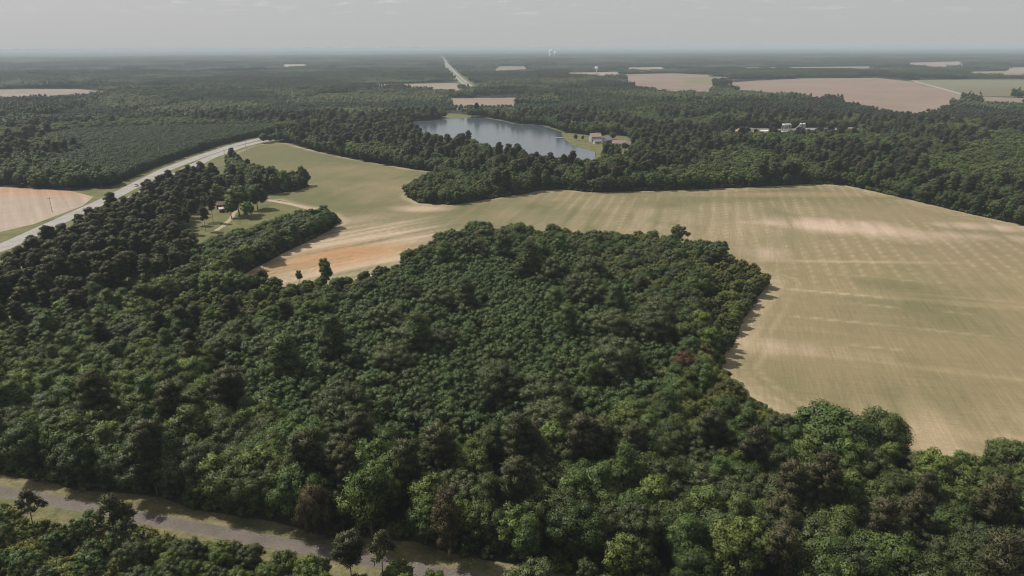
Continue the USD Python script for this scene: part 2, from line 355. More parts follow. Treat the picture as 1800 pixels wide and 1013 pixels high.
FAR_FIELDS = {  # name: (outline, colour, how it looks); the near edge is where treetops in front hide it
    "a": ([(1098, 131), (1180, 129), (1246, 132), (1256, 150, 11), (1250, 160, 11), (1180, 158, 11), (1102, 147, 11)], (0.208, 0.158, 0.132), "flat brown ploughed field behind the lake woods, left of the largest brown one"),
    "b": ([(1262, 147), (1330, 142), (1415, 138), (1540, 137), (1606, 144), (1660, 157), (1706, 172), (1640, 196, 10), (1570, 196, 10), (1480, 176, 10), (1400, 168, 10), (1300, 156, 10)], (0.214, 0.162, 0.133), "largest brown ploughed field on the far right beyond the woods"),
    "c": ([(1614, 149), (1700, 150), (1900, 154), (1900, 172), (1800, 170), (1712, 169)], (0.150, 0.136, 0.088), "pale green pasture right of the farm road on the far right"),
    "d": ([(996, 128), (1086, 126.5), (1090, 134, 10), (998, 135, 10)], (0.243, 0.196, 0.160), "small tan field beside the water tower"),
    "e": ([(1100, 119), (1166, 118), (1166, 122, 10), (1104, 123, 10)], (0.243, 0.196, 0.160), "thin tan field strip behind the water tower"),
    "f": ([(1305, 119), (1536, 117), (1536, 122, 8), (1305, 124, 8)], (0.172, 0.162, 0.114), "long thin pale field strip far off above the brown field"),
    "g": ([(1590, 111), (1690, 108), (1700, 118, 9), (1600, 119, 9)], (0.242, 0.190, 0.153), "pale tan field far off near the skyline on the right"),
    "h": ([(790, 173), (912, 172), (906, 176, 13), (800, 178, 13)], (0.229, 0.182, 0.145), "brown field behind the far shore of the lake"),
    "i": ([(640, 149), (800, 146), (812, 150), (804, 157, 13), (797, 152, 13), (650, 151, 13)], (0.243, 0.201, 0.155), "thin tan field strip left of the straight road"),
    "j": ([(-80, 158), (60, 157), (140, 157), (208, 164), (120, 172, 9), (-80, 174, 9)], (0.243, 0.196, 0.160), "tan field in the dark woods at the far left"),
    "k": ([(495, 113.5), (540, 113), (540, 117, 9), (496, 117.5, 9)], (0.279, 0.258, 0.222), "small pale field far off in the left woods"),
    "l": ([(1600, 141), (1700, 140), (1880, 140), (1880, 146, 9), (1640, 148, 9)], (0.158, 0.153, 0.101), "pale green meadow strip behind the farm road"),
    "n": ([(1770, 119), (1880, 118), (1880, 124, 8), (1770, 124, 8)], (0.243, 0.196, 0.160), "tan field strip touching the right edge far off"),
    "o": ([(1720, 170), (1900, 176), (1900, 183, 8), (1730, 178, 8)], (0.208, 0.162, 0.132), "narrow brown field right of the farm road below the pasture"),
    "q": ([(1200, 137), (1262, 135), (1290, 137), (1270, 142, 10), (1205, 142, 10)], (0.17, 0.16, 0.09), "dull green clearing between the two largest brown fields"),
    "s": ([(1700, 127), (1790, 124), (1850, 125), (1850, 131, 8), (1710, 132, 8)], (0.20, 0.17, 0.10), "dull pasture strip near the right edge below the tan strip"),
    "p": ([(870, 119), (880, 117), (925, 117), (928, 121, 9), (872, 123, 9)], (0.203, 0.167, 0.136), "dull brown field right of the straight road far off"),
}
FAR = {k: (poly(v[0]), v[1], v[2]) for k, v in FAR_FIELDS.items()}
FARM_ROAD = LineString([at(*q) for q in [(1604, 142), (1625, 148), (1655, 156), (1690, 166), (1712, 172)]])
P_FARM_ROAD = FARM_ROAD.buffer(5.0)

# near road: fit a smooth line through both edges
top_px = [(0, 854), (100, 869), (302, 904), (503, 943), (570, 956), (700, 983), (848, 1010)]
bot_px = [(0, 877), (100, 891), (302, 933), (503, 972), (570, 983), (744, 1012)]
tg, bg = np.array([at(*q) for q in top_px]), np.array([at(*q) for q in bot_px])
ct, cb = np.polyfit(tg[:, 0], tg[:, 1], 1), np.polyfit(bg[:, 0], bg[:, 1], 1)
rx = np.linspace(-420, 260, 69)
mid_y = (np.polyval(ct, rx) + np.polyval(cb, rx)) / 2
slope = (ct[0] + cb[0]) / 2
ROAD_W = abs(np.polyval(ct, -60) - np.polyval(cb, -60)) / math.sqrt(1 + slope ** 2)
ROAD = LineString(np.stack([rx, mid_y], 1))
ROAD_W *= 0.92
P_ROAD = ROAD.buffer(ROAD_W / 2, cap_style="flat")
P_VERGE = Polygon(np.vstack([np.stack([rx, mid_y + ROAD_W / 2 + 4.0 + 1.0 * np.sin(rx * 0.21) + 0.8 * np.sin(rx * 0.53)], 1),
                             np.stack([rx, mid_y - ROAD_W / 2 - 5.0 - 1.3 * np.sin(rx * 0.13 + 1) - 0.7 * np.sin(rx * 0.41)], 1)[::-1]]))

# ------------------------------------------------------------------ sheets of ground
rng = np.random.default_rng(7)


def sheet_mesh(P, step, z, wob=0.0):
    """triangulates a plan outline with points about every `step` metres"""
    P = P.simplify(step * 0.12)
    polys = list(P.geoms) if hasattr(P, "geoms") else [P]
    V, F, n = [], [], 0
    for p in polys:
        if p.area < 0.5:
            continue
        b = shapely.segmentize(p.exterior, step)
        bp = np.array(b.coords)[:-1]
        holes = [np.array(shapely.segmentize(h, step).coords)[:-1] for h in p.interiors]
        x0, y0, x1, y1 = p.bounds
        gx, gy = np.meshgrid(np.arange(x0, x1, step), np.arange(y0, y1, step * 0.87))
        gx[1::2] += step / 2
        pts = np.stack([gx.ravel(), gy.ravel()], 1)
        inner = p.buffer(-step * 0.45)
        pts = pts[shapely.contains_xy(inner, pts[:, 0], pts[:, 1])] if not inner.is_empty else pts[:0]
        if wob:
            d = bp - bp.mean(0)
            w = (meshkit.fbm(np.c_[bp * 0.15, np.zeros(len(bp))], 3, 3) - 0.5) * 2 * wob
            bp = bp + np.c_[w, np.roll(w, 5)]
        allp = np.vstack([bp, pts, *holes])
        tri = Delaunay(allp).simplices
        c = allp[tri].mean(1)
        pp = Polygon(bp, holes) if wob else p
        pp = pp if pp.is_valid else pp.buffer(0)
        tri = tri[shapely.contains_xy(pp, c[:, 0], c[:, 1])]
        a = allp[tri]
        area = (a[:, 1, 0] - a[:, 0, 0]) * (a[:, 2, 1] - a[:, 0, 1]) - (a[:, 2, 0] - a[:, 0, 0]) * (a[:, 1, 1] - a[:, 0, 1])
        tri = tri[np.abs(area) > 1e-6]
        area = area[np.abs(area) > 1e-6]
        tri[area < 0] = tri[area < 0][:, [0, 2, 1]]
        V.append(allp); F.append(tri + n); n += len(allp)
    V, F = np.vstack(V), np.vstack(F)
    return np.c_[V, np.full(len(V), z)], F


def structure(name, mesh, mat, label, category="ground", tint=None):
    ms = put("/World/" + numbered(name), mesh, mat, tint=tint)
    data(ms.GetPrim(), kind="structure", label=label, category=category)
    return ms


# the ground reaches the horizon
R = np.concatenate([[0], np.geomspace(60, LAND, 24)])
TH = np.linspace(0, 2 * np.pi, 97)[:-1]
gv = [[0, 0, 0]] + [[r * math.cos(t), r * math.sin(t), 0] for r in R[1:] for t in TH]
gf = [[0, 1 + j, 1 + (j + 1) % 96] for j in range(96)]
for i in range(len(R) - 2):
    for j in range(96):
        a, b = 1 + i * 96 + j, 1 + i * 96 + (j + 1) % 96
        gf += [[a, a + 96, b + 96], [a, b + 96, b]]
structure("ground", (np.array(gv, float), np.array(gf)), M["floor"], "dark leaf-littered ground under all the woods out to the horizon")

# main field with its soil map
fv, ff = sheet_mesh(P_FIELD, 2.2, 0.012, 0.8)
X, Y = fv[:, 0], fv[:, 1]
P3 = np.c_[X, Y, 0 * X]
n1 = meshkit.fbm(P3 * 0.012, 5, 11)
n2 = meshkit.fbm(P3 * 0.05, 4, 21)
ca, sa = math.cos(ROW_AZ), math.sin(ROW_AZ)
U, W = X * ca - Y * sa, X * sa + Y * ca                  # across and along the rows
streak_u = meshkit.fbm(np.c_[U * 0.22, W * 0.012, 0 * X], 4, 31)
streak_w = meshkit.fbm(np.c_[U * 0.010, W * 0.16, 0 * X], 4, 41)


def blob(px, py, rx_, ry_, ang=0.0, soft=1.0):
    """soft patch on the ground centred where the photograph shows it; half sizes in metres across and away"""
    c = at(px, py)
    dx, dy = X - c[0], Y - c[1]
    a, b = dx * math.cos(ang) + dy * math.sin(ang), -dx * math.sin(ang) + dy * math.cos(ang)
    d = np.sqrt((a / rx_) ** 2 + (b / ry_) ** 2) + (n2 - 0.5) * 0.9
    return np.clip((1.25 - d) / (0.9 * soft), 0, 1)


def lerp(a, b, t):
    return a + (b - a) * t[:, None]


green, tan, sandc, orange, pale = np.array([.124, .121, .060]), np.array([.207, .168, .098]), np.array([.41, .315, .230]), np.array([.375, .195, .092]), np.array([.345, .277, .190])
gpx, gpy, _ = project(X, Y, 0 * X)
# green towards the far left lobe, drier to the right
dry = np.clip((gpx - 620) / 520, 0, 1) * 0.55 + 0.22
near_right = np.clip((gpx - 1250) / 250, 0, 1) * np.clip((gpy - 440) / 120, 0, 1)
dry = dry + 0.10 * near_right
col = lerp(np.tile(green, (len(X), 1)), tan, np.clip(dry + (n1 - 0.5) * 1.7 + (n2 - .5) * .9 + (streak_u - 0.5) * 0.5, 0, 1))
mid = np.clip(1 - np.abs(gpx - 1150) / 420, 0, 1) * np.clip(1 - np.abs(gpy - 405) / 65, 0, 1)
col = lerp(col, pale, np.clip(mid * (0.25 + 1.4 * (streak_u - 0.42)), 0, 0.7))
# greener bands across and along the top edge
col = lerp(col, green * 0.98, 0.55 * blob(1330, 350, 110, 26))
col = lerp(col, np.array([0.288, 0.196, 0.120]), 0.55 * blob(1420, 342, 95, 9))
# bare sand in the lower left arm, orange soil at its tip
left = np.clip((830 - gpx) / 120, 0, 1) * np.clip((gpy - 372) / 34, 0, 1)
AR = math.radians(52)
arm_u = meshkit.fbm(np.c_[(X * math.cos(AR) - Y * math.sin(AR)) * 0.30, (X * math.sin(AR) + Y * math.cos(AR)) * 0.015, 0 * X], 4, 51)
col = lerp(col, sandc, np.clip(left * (0.55 + 2.2 * (arm_u - 0.45)), 0, 0.95))
col = lerp(col, orange, np.clip(1.0 * blob(604, 449, 34, 17, 0.5) * (0.60 + 1.4 * (arm_u - 0.35)), 0, 0.95))
col = lerp(col, orange * np.array([1.05, 1.15, 1.3]), np.clip(0.75 * blob(455, 480, 40, 12, 0.7) * (0.5 + 1.2 * (arm_u - 0.4)), 0, 0.8))
col = lerp(col, sandc * 1.02, np.clip(0.75 * blob(742, 367, 18, 12) * (0.5 + 1.2 * n2), 0, 0.8))
# pinkish bare patches on the right
pink = np.array([.43, .330, .255])
for px_, py_, ax_, ay_, s_ in ((1480, 398, 42, 17, 1.1), (1575, 412, 34, 16, 0.8), (1750, 400, 30, 9, 0.9), (1400, 396, 30, 8, 0.8), (1340, 445, 14, 14, 0.7), (1780, 420, 40, 8, .5)):
    col = lerp(col, pink, np.clip(s_ * blob(px_, py_, ax_, ay_, -ROW_AZ) * (0.35 + 1.7 * (streak_u - 0.35)), 0, 0.85))
col = lerp(col, np.array([0.376, 0.296, 0.176]), np.clip(blob(1480, 460, 62, 2.6, -0.06) * 0.8 * (1.9 * n2 - .35), 0, 0.55))
for px_, py_, ax_ in ((1580, 541, 22), (1430, 512, 22), (1500, 566, 28), (1660, 583, 20), (1540, 611, 12), (1520, 520, 26), (1620, 545, 16), (1560, 490, 24)):
    col = lerp(col, np.array([0.400, 0.336, 0.216]), np.clip(blob(px_, py_, ax_, 0.9, -ROW_AZ - .02) * 0.9 * (2.4 * (n2 - .32)), 0, 0.6))
col = lerp(col, pink * 0.95, np.clip(0.6 * blob(1380, 610, 26, 9, -ROW_AZ) * (0.3 + 1.7 * (streak_u - .3)), 0, 0.6))
col = lerp(col, np.array([0.352, 0.280, 0.168]), np.clip(1.4 * (streak_w - 0.53) * near_right, 0, 0.55))
col = lerp(col, np.array([0.360, 0.280, 0.184]), np.clip(np.clip((gpy - 690) / 60, 0, 1) * (0.2 + 1.5 * (streak_u - .4)), 0, 0.6))
# regular tramlines, about seven metres apart, showing on the upper half
tram = np.exp(-(((U / 7.2 + 0.12 * (n1 - .5)) % 1.0 - 0.5) / 0.10) ** 2)
col = lerp(col, pale * 1.05, tram * np.clip((560 - gpy) / 90, 0, 1) * np.clip((gpx - 850) / 150, 0, 1) * np.clip(0.26 + 1.4 * (n2 - .45), 0, .5))
edge = shapely.distance(P_FIELD.boundary, shapely.points(X, Y))
rim = np.clip(1 - (edge - 1.0) / (3.0 + 5 * n2), 0, 1)
col = lerp(col, np.array([0.368, 0.296, 0.200]), rim * np.clip(0.35 + 1.2 * (n2 - 0.3), 0, 0.85))
ring = np.exp(-((edge - 6.5) / 0.9) ** 2) + np.exp(-((edge - 11) / 0.8) ** 2)
col = lerp(col, np.array([0.344, 0.280, 0.176]), np.clip(ring * 0.45 * (gpx > 1200), 0, .5))
structure("field", (fv, ff), M["field"], "large tan and green crop field with pale drill rows around the wood", "field", tint=col)


def simple_field(P, color, label, step, z, mat=None, category="field", top=None):
    v, f = sheet_mesh(P, step, z)
    q = np.c_[v[:, :2], np.zeros(len(v))]
    a = meshkit.fbm(q * 0.01, 4, 61)
    c = np.array(color)[None] * (0.86 + 0.3 * a)[:, None]
    if top is not None:
        px, py, _ = project(v[:, 0], v[:, 1], 0 * a)
        c = top(c, px, py, a)
    structure("field" if category == "field" else category.replace(" ", "_"), (v, f), mat or M["furrow"], label, category, tint=c)


def brown_top(c, px, py, a):
    t = np.clip(1 - (py - 333 - np.clip(px, 0, 150) * 0.02 - 26 * (a - 0.35)) / 20, 0, 1)
    c = c + (np.array([.37, .20, .112]) - c) * (0.75 * t * (py > 331))[:, None]
    return c


simple_field(P_BROWN, (.335, .272, .220), "pale bare ploughed field with orange soil along its far edge beside the highway", 4.0, 0.010, top=brown_top)
for k, (Pf, c, lab) in FAR.items():
    d = Pf.centroid.distance(Point(0, 0))
    simple_field(Pf, c, lab, max(8.0, d / 160), 0.05 + d * 1e-5)
structure("grove_floor", sheet_mesh(poly([(-200, 560), (0, 470), (100, 420), (190, 372), (290, 322), (366, 292), (440, 330), (400, 352), (345, 366), (330, 385), (322, 420), (345, 450), (200, 520), (0, 590)]).difference(P_HW_ZONE.union(P_LAWN)), 8, 0.004), M["grass"], "sunny grass between the trunks of the pine wood", "grass")
structure("lawn", sheet_mesh(P_LAWN, 6, 0.008), M["grass"], "sunlit mown lawn between the pine wood and the dirt track", "lawn")
structure("dirt_track", sheet_mesh(P_TRACK, 1.5, 0.020, 0.4), M["sand"], "pale sandy track crossing from the lawn to the field corner", "track")
structure("driveway", sheet_mesh(P_DRIVE, 1.5, 0.016, 0.3), M["sand"], "narrow sandy drive running past the red barn", "driveway")
structure("highway_verge", sheet_mesh(P_HW_ZONE, 8, 0.006), M["grass"], "green grass verge and median along both highway carriageways", "verge")
structure("highway", sheet_mesh(P_HW_FAR, 5, 0.014), M["concrete"], "far pale carriageway of the divided highway curving beside the bare field", "highway")
structure("highway", sheet_mesh(P_HW_NEAR, 5, 0.018), M["concrete"], "near pale carriageway of the divided highway mostly hidden behind the pine wood", "highway")
structure("straight_verge", sheet_mesh(P_STRAIGHT_ZONE, 40, 0.04), M["grass"], "pale cleared strip along the straight road to the skyline", "verge")
structure("straight_road", sheet_mesh(P_STRAIGHT, 12, 0.30), M["concrete"], "right lane of the pale straight road running to the skyline", "road")
structure("straight_road", sheet_mesh(P_STRAIGHT2, 12, 0.30), M["concrete"], "left lane of the pale straight road running to the skyline", "road")
structure("farm_road", sheet_mesh(P_FARM_ROAD, 8, 0.20), M["concrete"], "pale farm road along the right side of the largest brown field", "road")
structure("lake", sheet_mesh(P_LAKE, 14, 0.010), M["water"], "calm grey-blue lake among the woods", "lake")
structure("lake_bank", sheet_mesh(P_BANK.difference(P_LAKE.buffer(0.5)), 6, 0.022), M["grass"], "green lawn sloping to the lake in front of the houses", "lawn")
structure("lake_shore", sheet_mesh(P_SHORE.difference(P_LAKE.buffer(0.5).union(P_BANK.buffer(.3))), 8, 0.022), M["grass"], "dry grassy far shore of the lake", "shore")
structure("yard", sheet_mesh(P_YARD, 8, 0.024), M["gravel"], "pale gravel yard around the concrete plant", "yard")
structure("garden", sheet_mesh(P_HOMES.difference(P_BANK.buffer(0.3)), 5, 0.020), M["grass"], "grassy garden around the lake houses", "lawn")
structure("road_verge", sheet_mesh(P_VERGE, 2.5, 0.008, 0.5), M["verge"], "dry grass verges with bare sandy patches along the two-lane road", "verge")
structure("brush_floor", sheet_mesh(poly([(-250, 870), (0, 880), (300, 940), (600, 995), (800, 1035), (900, 1120), (900, 1400), (-300, 1400)]).difference(P_VERGE.union(P_ROAD)), 6, 0.004), M["grass"], "weedy green ground under the brush below the road", "weeds")
structure("road", sheet_mesh(P_ROAD, 3.0, 0.016), M["asphalt"], "worn grey two-lane road in front of the wood", "road")

for off, wd, lab in ((ROAD_W / 2 - .22, .09, "worn white edge line along the far side of the near road"), (-ROAD_W / 2 + .22, .09, "worn white edge line along the near side of the near road")):
    ln = ROAD.parallel_offset(abs(off), "left" if off > 0 else "right") if off else ROAD
    structure("road_marking", sheet_mesh(ln.buffer(wd / 2, cap_style="flat"), 2.0, 0.020), M["paint"], lab, "road marking")

# ------------------------------------------------------------------ trees: shapes
def unit(v):
    return v / np.maximum(np.linalg.norm(v, axis=-1, keepdims=True), 1e-9)


def leaves(centers, radii, per_area, size, crown_c, seed, squash=0.85, up_bias=0.25, jit=0.16, spike=False, tilt=0.75, cull=0.80):
    """leaf clumps spread over the outside of a set of lobes; returns quads, normals and a light/dark value"""
    g = np.random.default_rng(seed)
    V, N, T = [], [], []
    lob_t = g.uniform(0, 1, len(centers))
    sq = np.array([1, 1, squash])
    for i, (c, r) in enumerate(zip(centers, radii)):
        n = max(6, int(per_area * 4 * math.pi * r * r))
        d = unit(g.normal(size=(n, 3)) + [0, 0, up_bias])
        rad = r * (1 + g.normal(0, jit, n))[:, None]
        p = c + d * rad * sq
        dist = np.linalg.norm((p[:, None] - centers[None]) / sq, axis=2) / radii[None]
        dist[:, i] = 9
        keep = dist.min(1) > cull
        p, d = p[keep], d[keep]
        n = len(p)
        if n == 0:
            continue
        fn = unit(d + tilt * g.normal(size=(n, 3)) * 0.45)
        a = unit(np.cross(fn, g.normal(size=(n, 3))))
        b = np.cross(fn, a)
        s = size * g.uniform(0.6, 1.35, n)[:, None]
        if spike:
            a = unit(d + 0.9 * g.normal(size=(n, 3)) * 0.6)
            b = unit(np.cross(a, g.normal(size=(n, 3))))
            fn = np.cross(a, b)
            flip = (fn * (d + [0, 0, .3])).sum(1) < 0
            b[flip] *= -1
            q = np.stack([p - a * s * 0.3 - b * s * .16, p + a * s * 0.9 - b * s * .10, p + a * s * 0.9 + b * s * .10, p - a * s * 0.3 + b * s * .16], 1)
        else:
            q = np.stack([p - a * s * .5, p + b * s * .32 * -1, p + a * s * .5, p + b * s * .38], 1)
            q[:, [1, 3]] += fn[:, None] * s[:, None] * -0.10
            # winding so that the outside is the front
            gn = np.cross(q[:, 1] - q[:, 0], q[:, 2] - q[:, 0])
            flip = (gn * fn).sum(1) < 0
            q[flip] = q[flip][:, ::-1]
        co = unit(p - crown_c)
        nn = unit(0.9 * d + 0.45 * co + 0.30 * g.normal(size=(n, 3)) * 0.6)
        V.append(q.reshape(-1, 3))
        N.append(np.repeat(nn, 4, 0))
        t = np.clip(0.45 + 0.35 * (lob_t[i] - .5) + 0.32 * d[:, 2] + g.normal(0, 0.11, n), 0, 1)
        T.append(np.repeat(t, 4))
    V, N, T = np.vstack(V), np.vstack(N), np.concatenate(T)
    return V, np.arange(len(V)).reshape(-1, 4), N, T


def core(centers, radii, shrink=0.74, squash=0.85):
    ms = []
    ico = trimesh.creation.icosphere(1)
    for c, r in zip(centers, radii):
        ms.append(np.asarray(ico.vertices) * r * shrink * [1, 1, squash] + c)
    V = np.vstack(ms)
    F = np.vstack([np.asarray(ico.faces) + k * len(ico.vertices) for k in range(len(ms))])
    return V, F


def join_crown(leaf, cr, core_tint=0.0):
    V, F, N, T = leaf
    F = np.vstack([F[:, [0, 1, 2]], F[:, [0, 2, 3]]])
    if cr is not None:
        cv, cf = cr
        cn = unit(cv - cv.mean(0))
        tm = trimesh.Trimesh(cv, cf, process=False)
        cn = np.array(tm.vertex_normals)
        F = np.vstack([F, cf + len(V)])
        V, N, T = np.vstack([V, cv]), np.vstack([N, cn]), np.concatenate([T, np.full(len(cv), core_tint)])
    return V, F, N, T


def lobes_dome(g, n, W, H0, H1, r0, r1, flat=0.75, hollow=0.55):
    """lobes around the outside of a dome-like crown between heights H0 and H1, half width W"""
    cz, hz = (H0 + H1) / 2, (H1 - H0) / 2
    d = unit(g.normal(size=(n * 3, 3)) + [0, 0, 0.35])
    pts, rs = [], []
    for v in d:
        r = g.uniform(r0, r1)
        k = g.uniform(hollow, 1.0)
        lump = 1 + 0.22 * math.sin(3 * math.atan2(v[1], v[0]) + n) + g.normal(0, .08)
        p = np.array([v[0] * (W - r * .6) * k * lump, v[1] * (W - r * .6) * k * lump, cz + v[2] * (hz - r * .6) * k])
        if all(np.linalg.norm(p - q) > 0.62 * (r + s) * 0.9 for q, s in zip(pts, rs)):
            pts.append(p); rs.append(r)
        if len(pts) >= n:
            break
    return np.array(pts), np.array(rs)


def trunk_mesh(g, H, r, top, branch_to=None, sides=7, lean=0.02):
    pts = [np.array([0, 0, -0.3])]
    for k in range(1, 6):
        z = top * k / 5
        pts.append(np.array([g.normal(0, lean * H), g.normal(0, lean * H), z]))
    ms = [bar(pts[k], pts[k + 1], r * (1 - 0.15 * k) * (1.25 if k == 0 else 1), sides, r * (1 - 0.15 * (k + 1))) for k in range(5)]
    if branch_to is not None:
        for c in branch_to:
            zb = np.clip(c[2] - np.linalg.norm(c[:2]) * g.uniform(.4, .9), top * .35, top * .98)
            k = min(4, int(zb / top * 5))
            base = pts[k] + (pts[k + 1] - pts[k]) * (zb / top * 5 - k)
            ms.append(bar(base, c, r * 0.33, 4, r * 0.10))
    return cat(ms)


def make_broadleaf(look, seed):
    g = np.random.default_rng(seed)
    if look == "oak":       # dense round knobbly crown
        W, H = g.uniform(4.4, 5.2), g.uniform(10.5, 12.0)
        c, r = lobes_dome(g, 46, W, H * 0.16, H, 1.0, 1.9)
        lf = leaves(c, r, 16, 0.36, np.array([0, 0, H * .5]), seed)
    elif look == "light":   # looser, leafy, layered
        W, H = g.uniform(4.0, 4.8), g.uniform(11.5, 13.0)
        c, r = lobes_dome(g, 44, W, H * 0.14, H, 0.8, 1.6, hollow=.4)
        lf = leaves(c, r, 14, 0.42, np.array([0, 0, H * .5]), seed, squash=.7, jit=.26, tilt=1.0)
    elif look == "vine":    # column draped with creepers, heaped knobs
        W, H = g.uniform(3.2, 4.0), g.uniform(9.0, 10.5)
        c, r = lobes_dome(g, 62, W, 0.2, H, 0.6, 1.15, hollow=.72)
        lf = leaves(c, r, 20, 0.31, np.array([0, 0, H * .45]), seed, squash=1.0, jit=.10)
    elif look == "grey":    # wide, soft, fine leaved
        W, H = g.uniform(4.6, 5.6), g.uniform(10.5, 12.0)
        c, r = lobes_dome(g, 60, W, H * 0.2, H, 0.7, 1.35, hollow=.5)
        lf = leaves(c, r, 17, 0.30, np.array([0, 0, H * .5]), seed, squash=.7, jit=.22, tilt=1.1)
    else:                   # tall: upright pointed
        W, H = g.uniform(3.0, 3.6), g.uniform(13.0, 15.0)
        c, r = lobes_dome(g, 44, W, H * 0.12, H, 0.75, 1.4, hollow=.5)
        k = np.clip(1.25 - (c[:, 2] / H) * 0.75, .4, 1.1)[:, None]
        c[:, :2] *= k
        lf = leaves(c, r, 16, 0.35, np.array([0, 0, H * .45]), seed, jit=.2)
    big = r > np.median(r)
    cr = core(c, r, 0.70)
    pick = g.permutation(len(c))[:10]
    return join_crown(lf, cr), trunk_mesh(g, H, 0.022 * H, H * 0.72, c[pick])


def make_pine(seed, bare=False):
    g = np.random.default_rng(seed)
    H = g.uniform(15.0, 18.0)
    base = H * g.uniform(0.42, 0.55)
    c, r = [], []
    nb = 26
    for k in range(nb):
        z = base + (H * .95 - base) * (k / (nb - 1)) ** 0.9
        frac = (z - base) / (H - base)
        reach = (0.62 + 0.75 * math.sin(min(frac * 2.3 + .55, 3.0))) * g.uniform(1.4, 2.5) * (1 - 0.35 * frac)
        a = k * 2.4 + g.normal(0, .4)
        c.append([math.cos(a) * reach, math.sin(a) * reach, z + reach * 0.18])
        r.append(g.uniform(0.62, 1.05))
        if g.uniform() < 0.7:
            c.append([math.cos(a + .3) * reach * .55, math.sin(a + .3) * reach * .55, z + .2])
            r.append(g.uniform(0.55, 0.9))
    c.append([0, 0, H - 0.4]); r.append(0.8)
    c, r = np.array(c), np.array(r)
    lf = leaves(c, r, 34.0, 0.40, np.array([0, 0, (H + base) / 2]), seed, squash=.62, jit=.28, spike=True, cull=.6)
    cr = core(c, r, 0.30, .5)
    tips = [x for x in c[::2]]
    return join_crown(lf, cr), trunk_mesh(g, H, 0.17, H * 0.96, tips, lean=.006)


def make_lone_pine(seed):
    g = np.random.default_rng(seed)
    H = 12.0
    c, r = [], []
    for a, z, reach in ((0.2, .92, .5), (2.2, .9, .9), (4.0, .86, 1.0), (5.4, .82, 1.5), (1.2, .78, 1.3), (3.1, .74, 2.0), (0.1, .66, 2.4), (2.7, .62, 2.7), (5.0, .70, 1.5), (3.8, .56, 1.7)):
        for q in range(3):
            rr = reach * (1 - .16 * q)
            c.append([math.cos(a + .25 * q) * rr, math.sin(a + .25 * q) * rr, z * H + .25 * q + g.normal(0, .15)])
            r.append(g.uniform(.32, .58))
    c, r = np.array(c), np.array(r)
    lf = leaves(c, r, 26.0, 0.42, np.array([0, 0, H * .8]), seed, squash=.6, jit=.3, spike=True, cull=.6)
    return join_crown(lf, None), trunk_mesh(g, H, 0.15, H * .93, c[::3], lean=.006)


def make_young(seed):
    g = np.random.default_rng(seed)
    W, H = g.uniform(2.0, 2.5), g.uniform(5.4, 6.4)
    n = 26
    c, r = [], []
    for k in range(n):
        z = H * (0.18 + 0.80 * (k + .5) / n)
        w = W * math.sqrt(max(0.03, 1 - ((z / H - .42) / .62) ** 2)) * g.uniform(.45, .95)
        a = k * 2.4 + g.normal(0, .5)
        c.append([math.cos(a) * w, math.sin(a) * w, z]); r.append(g.uniform(.45, .8))
    c, r = np.array(c), np.array(r)
    lf = leaves(c, r, 22, 0.28, np.array([0, 0, H * .5]), seed, squash=.85, jit=.2, tilt=1.0)
    return join_crown(lf, core(c, r, .66)), trunk_mesh(g, H, 0.08, H * .8, c[::6], 5)


def make_shrub(seed):
    g = np.random.default_rng(seed)
    W, H = g.uniform(1.5, 2.3), g.uniform(1.8, 3.0)
    n = 16
    a, k = g.uniform(0, 6.28, n), np.sqrt(g.uniform(0, 1, n))
    c = np.c_[np.cos(a) * k * W * .8, np.sin(a) * k * W * .8, H * (0.25 + .5 * (1 - k ** 2) + g.uniform(-.1, .15, n))]
    r = g.uniform(.4, .75, n)
    lf = leaves(c, r, 20.0, 0.30, np.array([0, 0, .5]), seed, jit=.25, tilt=1.0)
    return join_crown(lf, core(c, r, .66)), trunk_mesh(g, H, 0.06, H * .5, c[::4], 5)


SHAPES = {}     # look -> list of (crown, trunk)
for i, look in enumerate(("oak", "light", "vine", "grey", "tall")):
    SHAPES[look] = [make_broadleaf(look, 100 + 10 * i + k) for k in range(3)]
SHAPES["pine"] = [make_pine(200 + k) for k in range(4)]
SHAPES["young"] = [make_young(300 + k) for k in range(4)]
SHAPES["shrub"] = [make_shrub(400 + k) for k in range(4)]
KIND_OF = {"oak": "broadleaf_tree", "light": "broadleaf_tree", "vine": "vine_covered_tree", "grey": "broadleaf_tree", "tall": "broadleaf_tree", "pine": "pine_tree", "young": "young_tree", "shrub": "shrub"}
HEIGHT = {"oak": 11.2, "light": 12.2, "vine": 9.8, "grey": 11.2, "tall": 14, "pine": 16.5, "young": 6.7, "shrub": 2.4}

# ------------------------------------------------------------------ where trees stand
OPEN = unary_union([P_FIELD.buffer(0.2), P_LAWN, P_TRACK.buffer(1), P_BROWN.buffer(3), P_HW_ZONE, P_STRAIGHT_ZONE, P_LAKE.buffer(2.5), P_BANK, P_SHORE, P_YARD, P_HOMES, P_VERGE.buffer(.2),
                    P_FARM_ROAD.buffer(8)] + [f[0] for f in FAR.values()])
shapely.prepare(OPEN)

